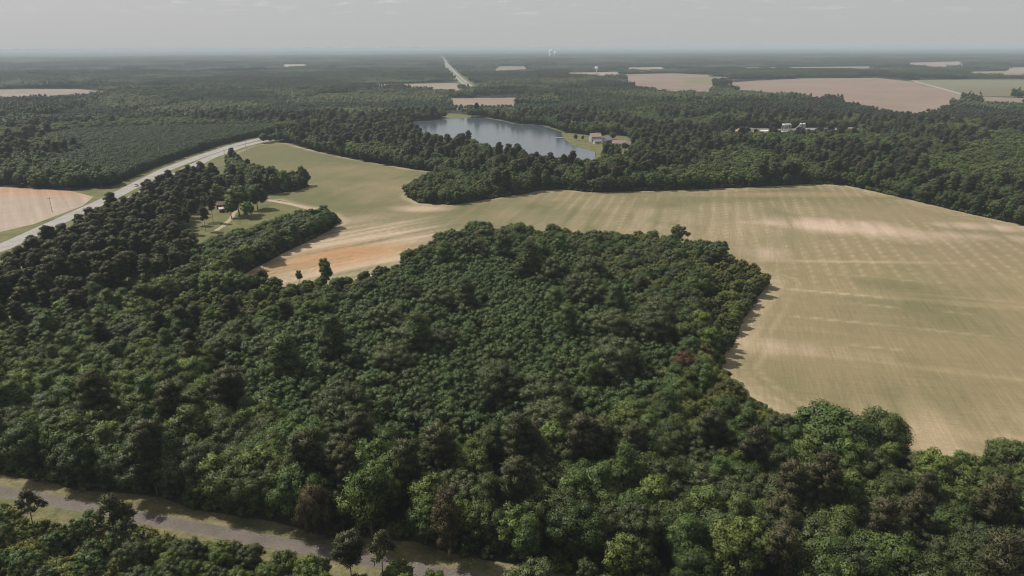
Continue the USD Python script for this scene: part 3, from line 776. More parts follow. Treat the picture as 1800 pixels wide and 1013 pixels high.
Z = []   # (name in words, area, spacing, {look: share}, size range); the first zone that holds a point wins
Z.append(("plantation", poly([(395, 640, 5), (470, 590, 5), (560, 560, 5), (640, 520, 5), (720, 480, 5), (800, 445, 5), (880, 430, 5), (960, 436, 5), (1060, 470, 5), (1120, 520, 5), (1170, 580, 5), (1195, 640, 5), (1150, 720, 5), (1040, 765, 5),
                                  (930, 790, 5), (820, 790, 5), (700, 790, 5), (600, 790, 5), (500, 770, 5), (430, 735, 5), (370, 690, 5)]), 4.3, {"young": 0.96, "tall": 0.02, "grey": 0.02}, (1.15, 1.55)))
Z.append(("thicket", poly([(1240, 470, 3), (1300, 470, 3), (1345, 490, 2), (1352, 500), (1322, 540), (1298, 585), (1286, 612), (1264, 640), (1235, 600, 3), (1220, 540, 3)]), 3.6, {"vine": .45, "shrub": .35, "young": .2}, (0.45, 0.85)))
Z.append(("vines", poly([(1130, 650, 8), (1200, 600, 8), (1262, 600, 6), (1266, 640), (1300, 700), (1345, 725), (1385, 756), (1330, 770, 8), (1220, 760, 8), (1140, 730, 8)]), 5.2, {"vine": .72, "oak": .12, "light": .06, "tall": .1}, (0.75, 1.1)))
Z.append(("crest", poly([(690, 470, 8), (790, 400, 8), (850, 384, 8), (940, 394, 8), (1100, 398, 8), (1170, 404, 8), (1240, 420, 8), (1300, 436, 8), (1335, 468, 8), (1240, 490, 6), (1150, 520, 6), (1060, 470, 6), (960, 436, 6), (880, 430, 6), (800, 446, 6), (720, 490, 6)]), 5.4, {"vine": .45, "oak": .3, "grey": .2, "young": .05}, (0.7, 1.0)))
Z.append(("row", poly([(240, 520, 7), (300, 506, 7), (400, 503, 6), (480, 497, 6), (600, 480, 6), (690, 470, 6), (650, 510, 5), (500, 550, 5), (420, 560, 5), (250, 570, 5)]), 5.0, {"vine": .45, "oak": .25, "young": .15, "light": .15}, (0.42, 0.66)))
Z.append(("hedge", poly([(385, 493), (440, 470), (500, 440), (582, 399), (590, 388), (578, 383, 6), (554, 371, 8), (520, 372, 8), (478, 384, 8), (424, 397, 8), (397, 405, 8), (370, 420, 8), (340, 470, 5), (350, 495)]), 4.8, {"oak": .6, "vine": .2, "grey": .2}, (0.75, 1.0)))
Z.append(("pinewood", poly([(-500, 640), (-300, 560, 0), (0, 448, 14), (100, 398, 14), (190, 350, 14), (290, 304, 14), (350, 284, 15), (398, 292, 14), (440, 318, 12), (452, 345), (400, 352), (345, 366), (330, 385), (322, 420), (350, 470), (330, 505), (240, 530),
                               (120, 570), (0, 620), (-300, 760)]), 6.8, {"pine": .76, "oak": .10, "grey": .08, "light": .06}, (0.7, 1.05)))
Z.append(("tip", poly([(700, 330), (722, 333), (716, 348), (738, 358), (800, 361), (862, 350), (870, 330), (840, 318), (785, 308), (740, 320)]), 5.0, {"oak": .5, "vine": .4, "tall": .1}, (0.6, 0.85)))
Z.append(("glade", P_LAWN.buffer(12), 7.0, {"oak": .5, "light": .5}, (0.6, 0.9)))
Z.append(("roadside", Polygon(np.vstack([np.stack([rx, mid_y + ROAD_W / 2 + 4], 1), np.stack([rx, mid_y + ROAD_W / 2 + 34], 1)[::-1]])).intersection(poly([(-600, 1100), (-600, 700), (700, 700), (700, 1100)])), 5.4,
          {"oak": .36, "tall": .16, "grey": .2, "light": .2, "pine": .08}, (0.9, 1.25)))
Z.append(("lightwood", poly([(-200, 690, 8), (60, 640, 8), (200, 630, 8), (330, 640, 8), (420, 740, 8), (470, 800, 8), (420, 860, 6), (200, 850, 4), (0, 830, 3), (-300, 800)]), 6.0, {"light": .55, "grey": .15, "oak": .15, "tall": .15}, (0.75, 1.1)))
Z.append(("willow", poly([(262, 986), (400, 1000), (530, 1016), (600, 1030), (770, 1052), (800, 1130), (230, 1130), (240, 1000)]), 3.5, {"light": .72, "grey": .18, "shrub": .10}, (0.42, 0.62)))
Z.append(("thorn", poly([(-300, 860), (0, 893), (100, 915), (200, 935), (330, 960), (480, 985), (600, 1005), (760, 1040), (900, 1100), (900, 1500), (-400, 1500)]), 2.3, {"shrub": .90, "young": .10}, (0.6, 1.25)))
Z.append(("cornerwood", poly([(700, 700), (1300, 760, 8), (1420, 760, 5), (1500, 780), (1600, 795), (1700, 815), (1800, 830), (2100, 900), (2100, 1400), (700, 1300)]), 5.9, {"oak": .34, "grey": .22, "light": .18, "tall": .1, "pine": .12, "vine": .04}, (0.75, 1.12)))
Z.append(("innerwood", poly([(-400, 720), (-200, 600), (0, 560), (250, 520), (700, 470), (1350, 470), (1400, 760), (1400, 1100), (-400, 1100)]), 5.4, {"oak": .32, "grey": .18, "tall": .18, "light": .14, "pine": .06, "young": .12}, (0.65, 1.0)))
Z.append(("pineblock", poly([(60, 300), (150, 260, 6), (60, 240, 6), (140, 226, 6), (300, 222, 6), (480, 218, 6), (496, 230), (470, 236), (400, 254), (340, 274), (280, 298), (215, 326), (190, 305, 6), (120, 292, 6)]), 3.6, {"plantation": 1.0}, (0.9, 1.1)))
Z.append(("farwood", poly([(-200, 330), (0, 330), (210, 332), (215, 320), (120, 290), (60, 300), (-200, 310)]), 6.0, {"oak": .5, "tall": .3, "grey": .2}, (0.8, 1.2)))

ZP = []
taken = OPEN
for name, P, sp, mix, size in Z:
    q = P if P.is_valid else P.buffer(0)
    ZP.append((name, q.difference(taken), sp, mix, size))
    taken = unary_union([taken, q])
EDGE = OPEN.buffer(4.2).difference(OPEN).intersection(Point(0, 0).buffer(560)).difference(Polygon([(-450, -50), (300, -50)] + [(x_, y_) for x_, y_ in zip(rx[::-1] , mid_y[::-1])]))
ZP.insert(0, ("edge", EDGE, 2.4, {"shrub": .78, "young": .22}, (0.6, 1.1)))
NEAR_MAX = 1050.0
half = math.radians(36 + 7)
sector = Polygon([(0, 0)] + [(NEAR_MAX * math.sin(t), NEAR_MAX * math.cos(t)) for t in np.linspace(-half, half, 40)]).buffer(60)
ZP.append(("midwood", sector.difference(taken), 5.6, None, (0.7, 1.06)))


def scatter(P, sp, g):
    x0, y0, x1, y1 = P.bounds
    gx, gy = np.meshgrid(np.arange(x0, x1, sp), np.arange(y0, y1, sp * 0.87))
    gx[1::2] += sp / 2
    q = np.stack([gx.ravel(), gy.ravel()], 1) + g.uniform(-.42, .42, (gx.size, 2)) * sp
    return q[shapely.contains_xy(P, q[:, 0], q[:, 1])]


near_field = P_FIELD.buffer(22)
shapely.prepare(near_field)
rows = []       # x, y, look, variant, scale, turn, zone
for name, P, sp, mix, size in ZP:
    if P.is_empty:
        continue
    g = np.random.default_rng(abs(hash(name)) % 1000 if False else sum(map(ord, name)))
    q = scatter(P, sp, g)
    d = np.hypot(q[:, 0], q[:, 1])
    ang = np.abs(np.arctan2(q[:, 0], q[:, 1]))
    ok = (d < NEAR_MAX) & ((ang < half) | (d < 60)) & (q[:, 1] > 60)
    q = q[ok]
    patch = meshkit.fbm(np.c_[q * 0.014, np.zeros(len(q))], 3, 77)
    patch2 = meshkit.fbm(np.c_[q * 0.02 + 31, np.zeros(len(q))], 3, 78)
    for (x, y), pa, pb in zip(q, patch, patch2):
        if mix is None:
            mx = {"oak": .45, "tall": .2, "grey": .15, "pine": .2} if pa < .46 else ({"light": .45, "grey": .25, "oak": .3} if pa > .56 else {"oak": .4, "grey": .3, "pine": .2, "tall": .1})
        else:
            mx = mix
        ks, ws = list(mx), np.array(list(mx.values()))
        k = ks[int(np.searchsorted(np.cumsum(ws / ws.sum()), g.uniform()))] if len(ks) > 1 else ks[0]
        s = g.uniform(*size) * (0.85 + 0.3 * pb if name != "plantation" else .98)
        if k == "plantation":
            look, s = "young", s * 1.25
        else:
            look = k
        if name == "innerwood" and look in ("pine", "tall") and near_field is not None and near_field.contains(Point(x, y)):
            look, s = "vine", s * .75
        rows.append((x, y, look, int(g.integers(len(SHAPES[look]))), s, g.uniform(0, 6.283), name if k != "plantation" else "pineblock"))

# trees the photograph shows standing alone or apart
SPECIAL = []


def special(px, py, look, variant, h_px, label, name=None, mat=None, wide=1.0, category=None, shape=None):
    x, y = at(px, py)
    w = project(x, y, 0)[2]
    h = h_px / FPX * float(w) / math.cos(math.atan(CAM_H / math.hypot(x, y)))
    SPECIAL.append((x, y, look, variant, h, label, name or KIND_OF[look], mat, wide, category, shape))


special(533, 327, "vine", 0, 36, "lone ivy-clad tree standing farthest out on the green field", wide=.62)
special(541, 326, "light", 1, 24, "small leafy tree leaning out beside the lone ivy-clad tree", wide=.7)
special(502, 335, "light", 0, 37, "broad open tree in the row on the field's edge, right of the two", wide=.8)
special(483, 341, "vine", 1, 35, "narrower dark tree in the row on the field's edge, left of the broad one", wide=.75)
special(470, 339, "light", 2, 34, "pale leafy tree where the row meets the pine wood", wide=.9)
special(421, 378, "light", 1, 52, "wide light green tree in front of the barn on the lawn", wide=1.05)
special(453, 368, "oak", 1, 44, "dark round tree beside the wide light one on the lawn", wide=.85)
special(375, 392, "pine", 1, 48, "lone pine on a bare stem in the mulched circle on the lawn", wide=.8)
special(407, 383, "light", 2, 34, "small leafy tree half covering the barn's right end", wide=.9)
special(343, 396, "pine", 0, 46, "leaning-crowned pine at the lawn's left corner", wide=.85)
special(362, 407, "pine", 3, 44, "dark pine at the near left end of the lawn", wide=.9)
special(436, 384, "light", 1, 30, "low leafy tree in front of the wide light one on the lawn", wide=1.0)
special(330, 412, "pine", 1, 46, "pine at the lawn's outermost left edge", wide=.9)
special(400, 345, "grey", 1, 40, "grey-green tree directly behind the barn", wide=1.0)
special(384, 362, "light", 0, 40, "pale tree behind the barn's left end", wide=.8)
special(356, 382, "pine", 2, 22, "short thin pine behind the mulched circle", wide=.8)
special(575, 503, "light", 0, 50, "airy light tree rising above the wood beside the orange soil", wide=.62)
special(527, 497, "light", 2, 22, "small pale tree beside the orange soil", wide=.7)
special(462, 505, "oak", 2, 34, "dark round-topped tree at the tip of the sandy strip", wide=.8)
special(1191, 434, "grey", 1, 38, "rounded grey-green tree standing alone over the field at the crest of the wood", wide=.85)
special(1546, 812, "oak", 2, 92, "round dense creeper-covered tree standing out into the tan field", wide=1.15)
special(1455, 820, "oak", 0, 100, "broad creeper-covered tree left of the round one at the field edge", wide=1.35)
special(1203, 690, "oak", 1, 72, "dead red-brown tree among the green crowns near the field edge", mat="dead", wide=.72)
special(66, 952, "pine", 0, 88, "lone pine with a bare stem left of the road bushes", shape="lone0", wide=1.0)
special(212, 984, "pine", 1, 106, "twin-crowned pine hanging over the near edge of the road", shape="lone1", wide=1.1)
special(234, 982, "pine", 2, 98, "slender pine touching the twin-crowned pine over the road", shape="lone2", wide=.9)
special(676, 1040, "pine", 3, 94, "thin pine with a small crown below the road's lower end", shape="lone0", wide=.9)
special(620, 1040, "pine", 0, 96, "bushy grey pine on the near side of the road's lower end", wide=1.05)
special(655, 945, "light", 2, 118, "tall bright green tree standing proud of the roadside wall of trees", wide=.8)
special(556, 948, "oak", 0, 92, "tree with browning leaves in the roadside wall of trees", mat="rust", wide=.62)
special(788, 985, "tall", 1, 118, "tall rusty-leaved tree by the lower end of the road", mat="rust", wide=.85)
special(1770, 852, "oak", 0, 80, "dark spreading tree against bare soil at the far right corner of the field", wide=1.1)
special(1030, 1030, "grey", 1, 40, "small round crown at the bottom edge beside the road's end", wide=.8)
special(345, 1010, "grey", 0, 56, "dull grey-green tree at the bottom edge right of the twin-crowned pine", wide=.8)
special(240, 1012, "grey", 2, 62, "grey-leaved tree under the twin-crowned pine", wide=.9)
special(1066, 262, "oak", 0, 15, "dark tree in front of the grey-roofed lake house", wide=1.0)
special(1083, 266, "light", 0, 14, "pale tree in front of the long mauve-roofed lake house", wide=1.0)
special(1098, 265, "oak", 1, 14, "dark tree in front of the gap between the two mauve-roofed lake houses", wide=1.0)
special(1114, 263, "grey", 1, 15, "grey-green tree beside the smallest mauve-roofed lake house", wide=1.0)
special(1012, 247, "light", 1, 11, "small round tree on the lake lawn nearest the jetty", wide=.9)
special(1024, 248, "light", 2, 10, "small round tree in the middle of the lake lawn", wide=.9)
special(1034, 238, "oak", 2, 13, "dark tree behind the two-storey lake house", wide=1.0)
special(1076, 246, "oak", 0, 14, "dark tree behind the grey-roofed lake house", wide=1.0)
special(1240, 585, "light", 1, 36, "bright green tree in the thicket by the field", wide=.6)
special(1235, 530, "oak", 0, 42, "dark tree rising out of the thicket by the field", wide=.7)
special(1255, 622, "tall", 2, 58, "pointed dark tree at the field edge casting a shadow onto it", wide=.75)

keep = []
sp_xy = np.array([(s[0], s[1]) for s in SPECIAL])
sp_big = np.array([2.6 if s[4] > 8 else 1.6 for s in SPECIAL])
for rw in rows:
    d = np.hypot(sp_xy[:, 0] - rw[0], sp_xy[:, 1] - rw[1])
    if (d > sp_big).all():
        keep.append(rw)
rows = keep

# no tree in front of the field is tall enough to hide more of it than the wood's outline does
SEEN = Polygon([(400, 497), (450, 478), (520, 494), (620, 472), (690, 453), (730, 429), (790, 399), (850, 382), (905, 387), (1000, 394), (1165, 402), (1240, 415), (1300, 432), (1340, 465), (1356, 495),
                (1325, 530), (1302, 575), (1290, 606), (1268, 630), (1274, 655), (1312, 692), (1350, 714), (1388, 740), (1500, 768), (1590, 786), (1650, 786), (1800, 773), (1800, 405), (1000, 350), (600, 394), (440, 472)])
shapely.prepare(SEEN)
trimmed = []
for rw in rows:
    if rw[6] in ("hedge", "midwood", "pineblock", "farwood", "tip", "thorn", "willow", "glade"):
        trimmed.append(rw)
        continue
    s = rw[4]
    for k in range(4):
        h = HEIGHT[rw[2]] * s
        tx, ty, tw = project(rw[0], rw[1], h * .97)
        mx_, my_, _ = project(rw[0], rw[1], h * .55)
        side = h * (.17 if rw[2] in ("tall", "pine") else .30) * FPX / float(tw)
        if not shapely.contains_xy(SEEN, [float(tx), float(mx_) - side, float(mx_) + side], [float(ty), float(my_), float(my_)]).any():
            break
        s *= .74
    if k < 3 or HEIGHT[rw[2]] * s < 4:
        trimmed.append((*rw[:4], s, *rw[5:]))
rows = trimmed

# ------------------------------------------------------------------ trees as things
ADJ = {"oak": "dark round tree", "light": "pale green loose tree", "vine": "creeper-draped knobbly tree", "grey": "grey-green soft tree", "tall": "tall narrow tree",
       "pine": "tufted olive pine", "young": "small young tree", "shrub": "low leafy shrub"}
WHERE = {"plantation": "in the even young stand amid the wood", "thicket": "in the olive thicket by the field", "vines": "in the creeper-hung wood edge by the field", "crest": "on the wood's far crest before the field",
         "row": "in the belt below the orange soil", "hedge": "in the hedgerow along the sandy strip", "pinewood": "in the pine wood by the highway", "glade": "round the farm lawn", "tip": "on the pointed wood tip jutting into the field", "roadside": "in the tree wall along the near road",
         "lightwood": "in the pale leafy wood above the road", "thorn": "in the brush below the near road", "willow": "in the feathery yellow-green clump below the road", "cornerwood": "in the mixed wood below the tan field", "innerwood": "in the wood around the young stand",
         "edge": "in the bushy fringe along the wood edges",
         "pineblock": "in the even pine plantation beyond the highway", "farwood": "on the wood edge behind the bare field", "midwood": "in the woods between field and lake"}
GROUP = {k: v.replace("in the ", "trees of the ", 1) if v.startswith("in the") else "trees " + v for k, v in WHERE.items()}
CATEGORY = {"broadleaf_tree": "tree", "vine_covered_tree": "tree", "pine_tree": "pine tree", "young_tree": "young tree", "shrub": "shrub"}

first = {}


def plant(look, variant, x, y, sx, sz, turn, label, group=None, name=None, mat=None, shape=None, category=None):
    """the first of each shape is built with its parts, the others refer to it"""
    key = (shape or look, variant if shape is None else 0, mat)
    name = name or KIND_OF[look]
    if key not in first:
        p = thing(name, label, category or CATEGORY[name], (x, y, 0), turn, group, scale=(sx, sx, sz))
        (V, F, N, T), tr = SHAPES[shape][0] if shape else SHAPES[look][variant]
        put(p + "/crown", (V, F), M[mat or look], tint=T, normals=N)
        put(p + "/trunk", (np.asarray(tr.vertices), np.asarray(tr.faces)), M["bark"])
        first[key] = p
        return
    x_ = UsdGeom.Xform.Define(stage, "/World/" + numbered(name))
    pr = x_.GetPrim()
    pr.GetReferences().AddInternalReference(first[key])
    pr.SetInstanceable(True)
    for op, v in zip(UsdGeom.Xformable(pr).GetOrderedXformOps(), (Gf.Vec3d(float(x), float(y), 0.0), float(math.degrees(turn)), Gf.Vec3f(float(sx), float(sx), float(sz)))):
        op.Set(v)
    data(pr, label=label, category=category or CATEGORY[name], group=group)
    if group is None:
        pr.SetCustomDataByKey("group", "")
    return


for k in range(4):
    SHAPES[f"lone{k}"] = [make_lone_pine(500 + k)]

xs = np.array([r[0] for r in rows]); ys = np.array([r[1] for r in rows])
hs = np.array([HEIGHT[r[2]] * r[4] for r in rows])
px, py, pw = project(xs, ys, hs * 0.75)
inframe = (px > -15) & (px < 1815) & (py > 0) & (py < 1035)
app = hs * np.where(np.array([r[2] == "young" for r in rows]), .7, 1) / pw
kinds = np.array([KIND_OF[r[2]] for r in rows])
chosen = np.zeros(len(rows), bool)
LIMIT = {"broadleaf_tree": 268, "vine_covered_tree": 240, "pine_tree": 270, "young_tree": 290, "shrub": 270}
for kd, lim in LIMIT.items():
    idx = np.where((kinds == kd) & inframe)[0]
    idx = idx[np.argsort(-app[idx])][:lim]
    chosen[idx] = True

# labels: look and where it stands; within a set the outermost ones are told apart
sets = {}
for i in np.where(chosen)[0]:
    r = rows[i]
    size_word = ""
    lo, hi = next(z[4] for z in ZP if z[0] == r[6])
    sets.setdefault((r[2], r[6]), []).append(i)
labels = {}
for (look, zone), idx in sets.items():
    idx = np.array(idx)
    base = f"{ADJ[look]} {WHERE[zone]}"
    if len(idx) == 1:
        labels[idx[0]] = f"the only {base}"
        continue
    cells = {}
    if len(idx) <= 4:
        cells[""] = list(idx)
    else:
        nx_ = 5 if len(idx) > 60 else 3 if len(idx) > 8 else 2
        bx = np.quantile(px[idx], np.linspace(0, 1, nx_ + 1)[1:-1])
        by = np.quantile(pw[idx], np.linspace(0, 1, nx_ + 1)[1:-1])
        wx = ("far left", "left", "middle", "right", "far right") if nx_ == 5 else ("left", "middle", "right") if nx_ == 3 else ("left", "right")
        wy = ("nearest", "near", "middle", "back", "rearmost") if nx_ == 5 else ("near", "middle", "far") if nx_ == 3 else ("near", "far")
        for i in idx:
            u, v = wx[int(np.searchsorted(bx, px[i]))], wy[int(np.searchsorted(by, pw[i]))]
            cells.setdefault(", middle part" if u == v else f", {v} {u} part", []).append(i)
    for suffix, c in cells.items():
        c = np.array(c)
        free = list(c)
        if len(c) == 1:
            labels[c[0]] = f"only {base}{suffix}"
            continue
        for word, score in (("leftmost", px), ("rightmost", -px), ("nearest", pw), ("farthest", -pw), ("tallest", -hs), ("smallest", hs)):
            if not free:
                break
            best = c[np.argmin(score[c])]
            if best in free:
                labels[best] = f"{word} {base}{suffix}"
                free.remove(best)
        for i in free:
            labels[i] = f"{base}{suffix}"
for i in np.where(chosen)[0]:
    x, y, look, var, s, turn, zone = rows[i]
    lab = labels[i]
    wide = s * (0.9 + 0.22 * ((i * 37) % 100) / 100)
    plant(look, var, x, y, wide, s, turn, lab, GROUP[zone])
for i, (x, y, look, var, h, label, name, mat, wide, category, shape) in enumerate(SPECIAL):
    hh = 12.0 if shape else float(SHAPES[look][var][0][0][:, 2].max())
    s = h / hh
    plant(look, var, x, y, s * wide, s, (i * 2.1) % 6.28, label, None, name, mat, shape, category)

# bare grey snag among the green crowns
gs = np.random.default_rng(9)
sx_, sy_ = at(775, 862)
p = thing("dead_tree", "bare grey dead tree with forked twigs rising among the green crowns", "dead tree", (sx_, sy_, 0))
tips, ms = [], []
for k in range(22):
    a, z = gs.uniform(0, 6.28), gs.uniform(8.5, 12.5)
    rr = gs.uniform(.8, 2.7)
    ms.append(bar([0, 0, z - 2.4], [math.cos(a) * rr, math.sin(a) * rr, z], .07, 4, .03))
    for q in range(3):
        b = a + gs.normal(0, .6)
        ms.append(bar([math.cos(a) * rr * .7, math.sin(a) * rr * .7, z - .6], [math.cos(b) * rr * 1.25, math.sin(b) * rr * 1.25, z + gs.uniform(.1, .9)], .035, 3, .02))
part(p, "branches", cat(ms), M["grey_bark"])
part(p, "trunk", trunk_mesh(gs, 12, .22, 10.8), M["grey_bark"])


# the rest of each kind: one mass per kind
def mass(name, label, category, protos, pos, which, scale, turn):
    pi = UsdGeom.PointInstancer.Define(stage, "/World/" + numbered(name))
    base = str(pi.GetPath())
    targets = []
    for j, meshes in enumerate(protos):
        x = UsdGeom.Xform.Define(stage, f"{base}/shape_{j:03d}")
        for nm, (V, F, N, T), mat in meshes:
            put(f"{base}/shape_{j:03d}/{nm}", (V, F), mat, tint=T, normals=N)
        targets.append(x.GetPath())
    pi.CreatePrototypesRel().SetTargets(targets)
    pi.CreateProtoIndicesAttr(Vt.IntArray.FromNumpy(np.asarray(which, np.int32)))
    pi.CreatePositionsAttr(Vt.Vec3fArray.FromNumpy(np.ascontiguousarray(pos, np.float32)))
    pi.CreateScalesAttr(Vt.Vec3fArray.FromNumpy(np.ascontiguousarray(scale, np.float32)))
    q = [Gf.Quath(float(math.cos(t / 2)), 0, 0, float(math.sin(t / 2))) for t in turn]
    pi.CreateOrientationsAttr(Vt.QuathArray(q))
    data(pi.GetPrim(), label=label, category=category, kind="stuff")


MASS = {"broadleaf_tree": ("broadleaf_woodland", "green broadleaf woodland around the field and behind it", "woodland"),
        "vine_covered_tree": ("creeper_woodland", "knobbly creeper-draped woodland along the field edges", "woodland"),
        "pine_tree": ("pine_woodland", "dull olive pines filling the wood by the highway and the lake", "woodland"),
        "young_tree": ("young_woodland", "even young trees filling the middle of the wood", "woodland"),
        "shrub": ("undergrowth", "low bushes filling the brush below the road", "undergrowth")}
for kd, (nm, lab, catg) in MASS.items():
    for block in ((False, True) if kd == "young_tree" else (False,)):
        idx = np.array([i for i in np.where((kinds == kd) & ~chosen)[0] if (rows[i][6] == "pineblock") == block or kd != "young_tree"])
        if len(idx) == 0:
            continue
        looks = [lk for lk in SHAPES if KIND_OF.get(lk) == kd]
        protos, start = [], {}
        for lk in looks:
            start[lk] = len(protos)
            for (V, F, N, T), tr in SHAPES[lk]:
                one = [("crown", (V, F, N, T), M["plantation" if block else lk])]
                if kd == "pine_tree":
                    one.append(("trunk", (np.asarray(tr.vertices), np.asarray(tr.faces), None, None), M["bark"]))
                protos.append(one)
        if block:
            nm, lab = "pine_plantation", "even blue-green pine plantation beyond the highway"
        s = np.array([rows[i][4] for i in idx])
        w = s * (0.9 + 0.22 * ((idx * 37) % 100) / 100)
        mass(nm, lab, catg, protos, np.c_[xs[idx], ys[idx], 0 * s], [start[rows[i][2]] + rows[i][3] for i in idx], np.c_[w, w, s], [rows[i][5] for i in idx])


# ------------------------------------------------------------------ woods farther off, as clumps and blocks of trees
def low_tree(g, kind, size):
    if kind == "pine":
        H = g.uniform(14, 18); W = g.uniform(2.2, 3.2); z0 = .35
    elif kind == "light":
        H = g.uniform(9, 13); W = g.uniform(3.4, 4.8); z0 = .1
    elif kind == "block":
        H = g.uniform(9, 10.5); W = g.uniform(2.0, 2.5); z0 = .3
    else:
        H = g.uniform(10, 15); W = g.uniform(3.2, 4.6); z0 = .12
    n = 7
    c, r = lobes_dome(g, n, W, H * z0, H, W * .36, W * .55, hollow=.5)
    return c, r, H


def clump(seed, extent, spacing, kind, leaf, density):
    g = np.random.default_rng(seed)
    V, F, N, T, n = [], [], [], [], 0
    side = np.arange(-extent / 2 + spacing / 2, extent / 2, spacing)
    for a in side:
        for b in side:
            x, y = a + g.uniform(-.4, .4) * spacing, b + g.uniform(-.4, .4) * spacing
            k = kind if kind != "mixed" else ("pine" if g.uniform() < .25 else ("light" if g.uniform() < .25 else "oak"))
            c, r, H = low_tree(g, k, 1)
            lf = leaves(c, r, density, leaf, np.array([0, 0, H * .5]), int(g.integers(1 << 30)), jit=.15, squash=.9)
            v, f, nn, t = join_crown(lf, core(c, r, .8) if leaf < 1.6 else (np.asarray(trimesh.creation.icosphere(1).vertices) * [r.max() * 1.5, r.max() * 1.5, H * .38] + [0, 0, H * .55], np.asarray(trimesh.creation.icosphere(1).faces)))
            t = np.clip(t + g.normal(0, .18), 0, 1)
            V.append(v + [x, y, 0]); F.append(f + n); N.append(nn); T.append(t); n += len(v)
    return np.vstack(V), np.vstack(F), np.vstack(N), np.concatenate(T)


def far_wood(name, label, r0, r1, cell, kinds_, extent, spacing, leaf, density, seed, nvar=3):
    g = np.random.default_rng(seed)
    protos, start = [], {}
    for kd, mat in kinds_.items():
        start[kd] = len(protos)
        for k in range(nvar):
            protos.append([("crowns", clump(seed * 100 + len(protos), extent, spacing, kd, leaf, density), M[mat])])
    hw = math.radians(36 + 6)
    xm = r1 * math.sin(hw) + cell
    gx, gy = np.meshgrid(np.arange(-xm, xm, cell), np.arange(0, r1 + cell, cell))
    q = np.stack([gx.ravel(), gy.ravel()], 1) + g.uniform(-.18, .18, (gx.size, 2)) * cell
    d, a = np.hypot(q[:, 0], q[:, 1]), np.abs(np.arctan2(q[:, 0], q[:, 1]))
    q = q[(d >= r0) & (d < r1) & (a < hw)]
    q = q[~shapely.contains_xy(OPEN.buffer(extent * 0.33), q[:, 0], q[:, 1])]
    pa = meshkit.fbm(np.c_[q * 0.0035, np.zeros(len(q))], 4, seed)
    pb = meshkit.fbm(np.c_[q * 0.006 + 9, np.zeros(len(q))], 3, seed + 5)
    names = list(kinds_)
    sel = []
    for x, y in zip(pa, pb):
        if x < .44:
            k = "pine"
        elif x < .55:
            k = "mixed"
        elif y < .5:
            k = "light" if "light" in names else "mixed"
        else:
            k = "block" if "block" in names else "mixed"
        sel.append(start[k] + int(g.integers(nvar)))
    s = g.uniform(.85, 1.12, len(q))
    mass(name, label, "woodland", protos, np.c_[q, 0 * s], sel, np.c_[np.ones(len(q)) * 1.05, np.ones(len(q)) * 1.05, s * (0.62 + .75 * meshkit.fbm(np.c_[np.round(q / 160) * .9, 0 * s], 1, seed + 9)) * (0.85 + .3 * pb)], g.integers(4, size=len(q)) * (math.pi / 2))
    return len(q)


KM = {"pine": "far_pine", "mixed": "oak", "light": "far_light", "block": "plantation"}
n_a = far_wood("distant_woodland", "patchwork woods of pine and broadleaf around and beyond the lake", NEAR_MAX, 3200, 26, KM, 26, 6.5, 1.0, 1.6, 21)
n_b = far_wood("remote_woodland", "hazy green woods between the lake country and the skyline", 3200, 5600, 50, KM, 50, 9.0, 2.0, 0.36, 31, 2)
n_c = far_wood("hazy_woodland", "hazy bluish woods stretching towards the skyline", 5600, 9500, 85, KM, 85, 11.0, 2.6, 0.22, 41, 2)

# beyond that only the roof of the forest can be seen
rr_ = np.concatenate([np.arange(9300, 16000, 170), np.geomspace(16000, LAND - 40, 16)])
th = np.linspace(math.radians(-48), math.radians(48), 420)
gr, gt = np.meshgrid(rr_, th, indexing="ij")
cx, cy = gr * np.sin(gt), gr * np.cos(gt)
big = meshkit.fbm(np.stack([cx * .0006, cy * .0006, 0 * cx], -1), 4, 5)
hz = 11 + 10 * meshkit.fbm(np.stack([cx * .006, cy * .006, 0 * cx], -1), 3, 6) + 14 * (big - .5)
hz[0] = 0.1
nr, nt = gr.shape
ii = np.arange(nr * nt).reshape(nr, nt)
quad = np.stack([ii[:-1, :-1], ii[1:, :-1], ii[1:, 1:], ii[:-1, 1:]], -1).reshape(-1, 4)
quad = np.vstack([quad[:, [0, 2, 1]], quad[:, [0, 3, 2]]])
M["canopy"] = ground_mat("far_canopy", (0.022, 0.036, 0.016), (0.058, 0.075, 0.036), 0.0035, 0.03)
ms = put("/World/skyline_woodland", (np.stack([cx, cy, hz], -1).reshape(-1, 3), quad), M["canopy"])
data(ms.GetPrim(), kind="stuff", label="blue-grey roof of far forest along the skyline", category="woodland")

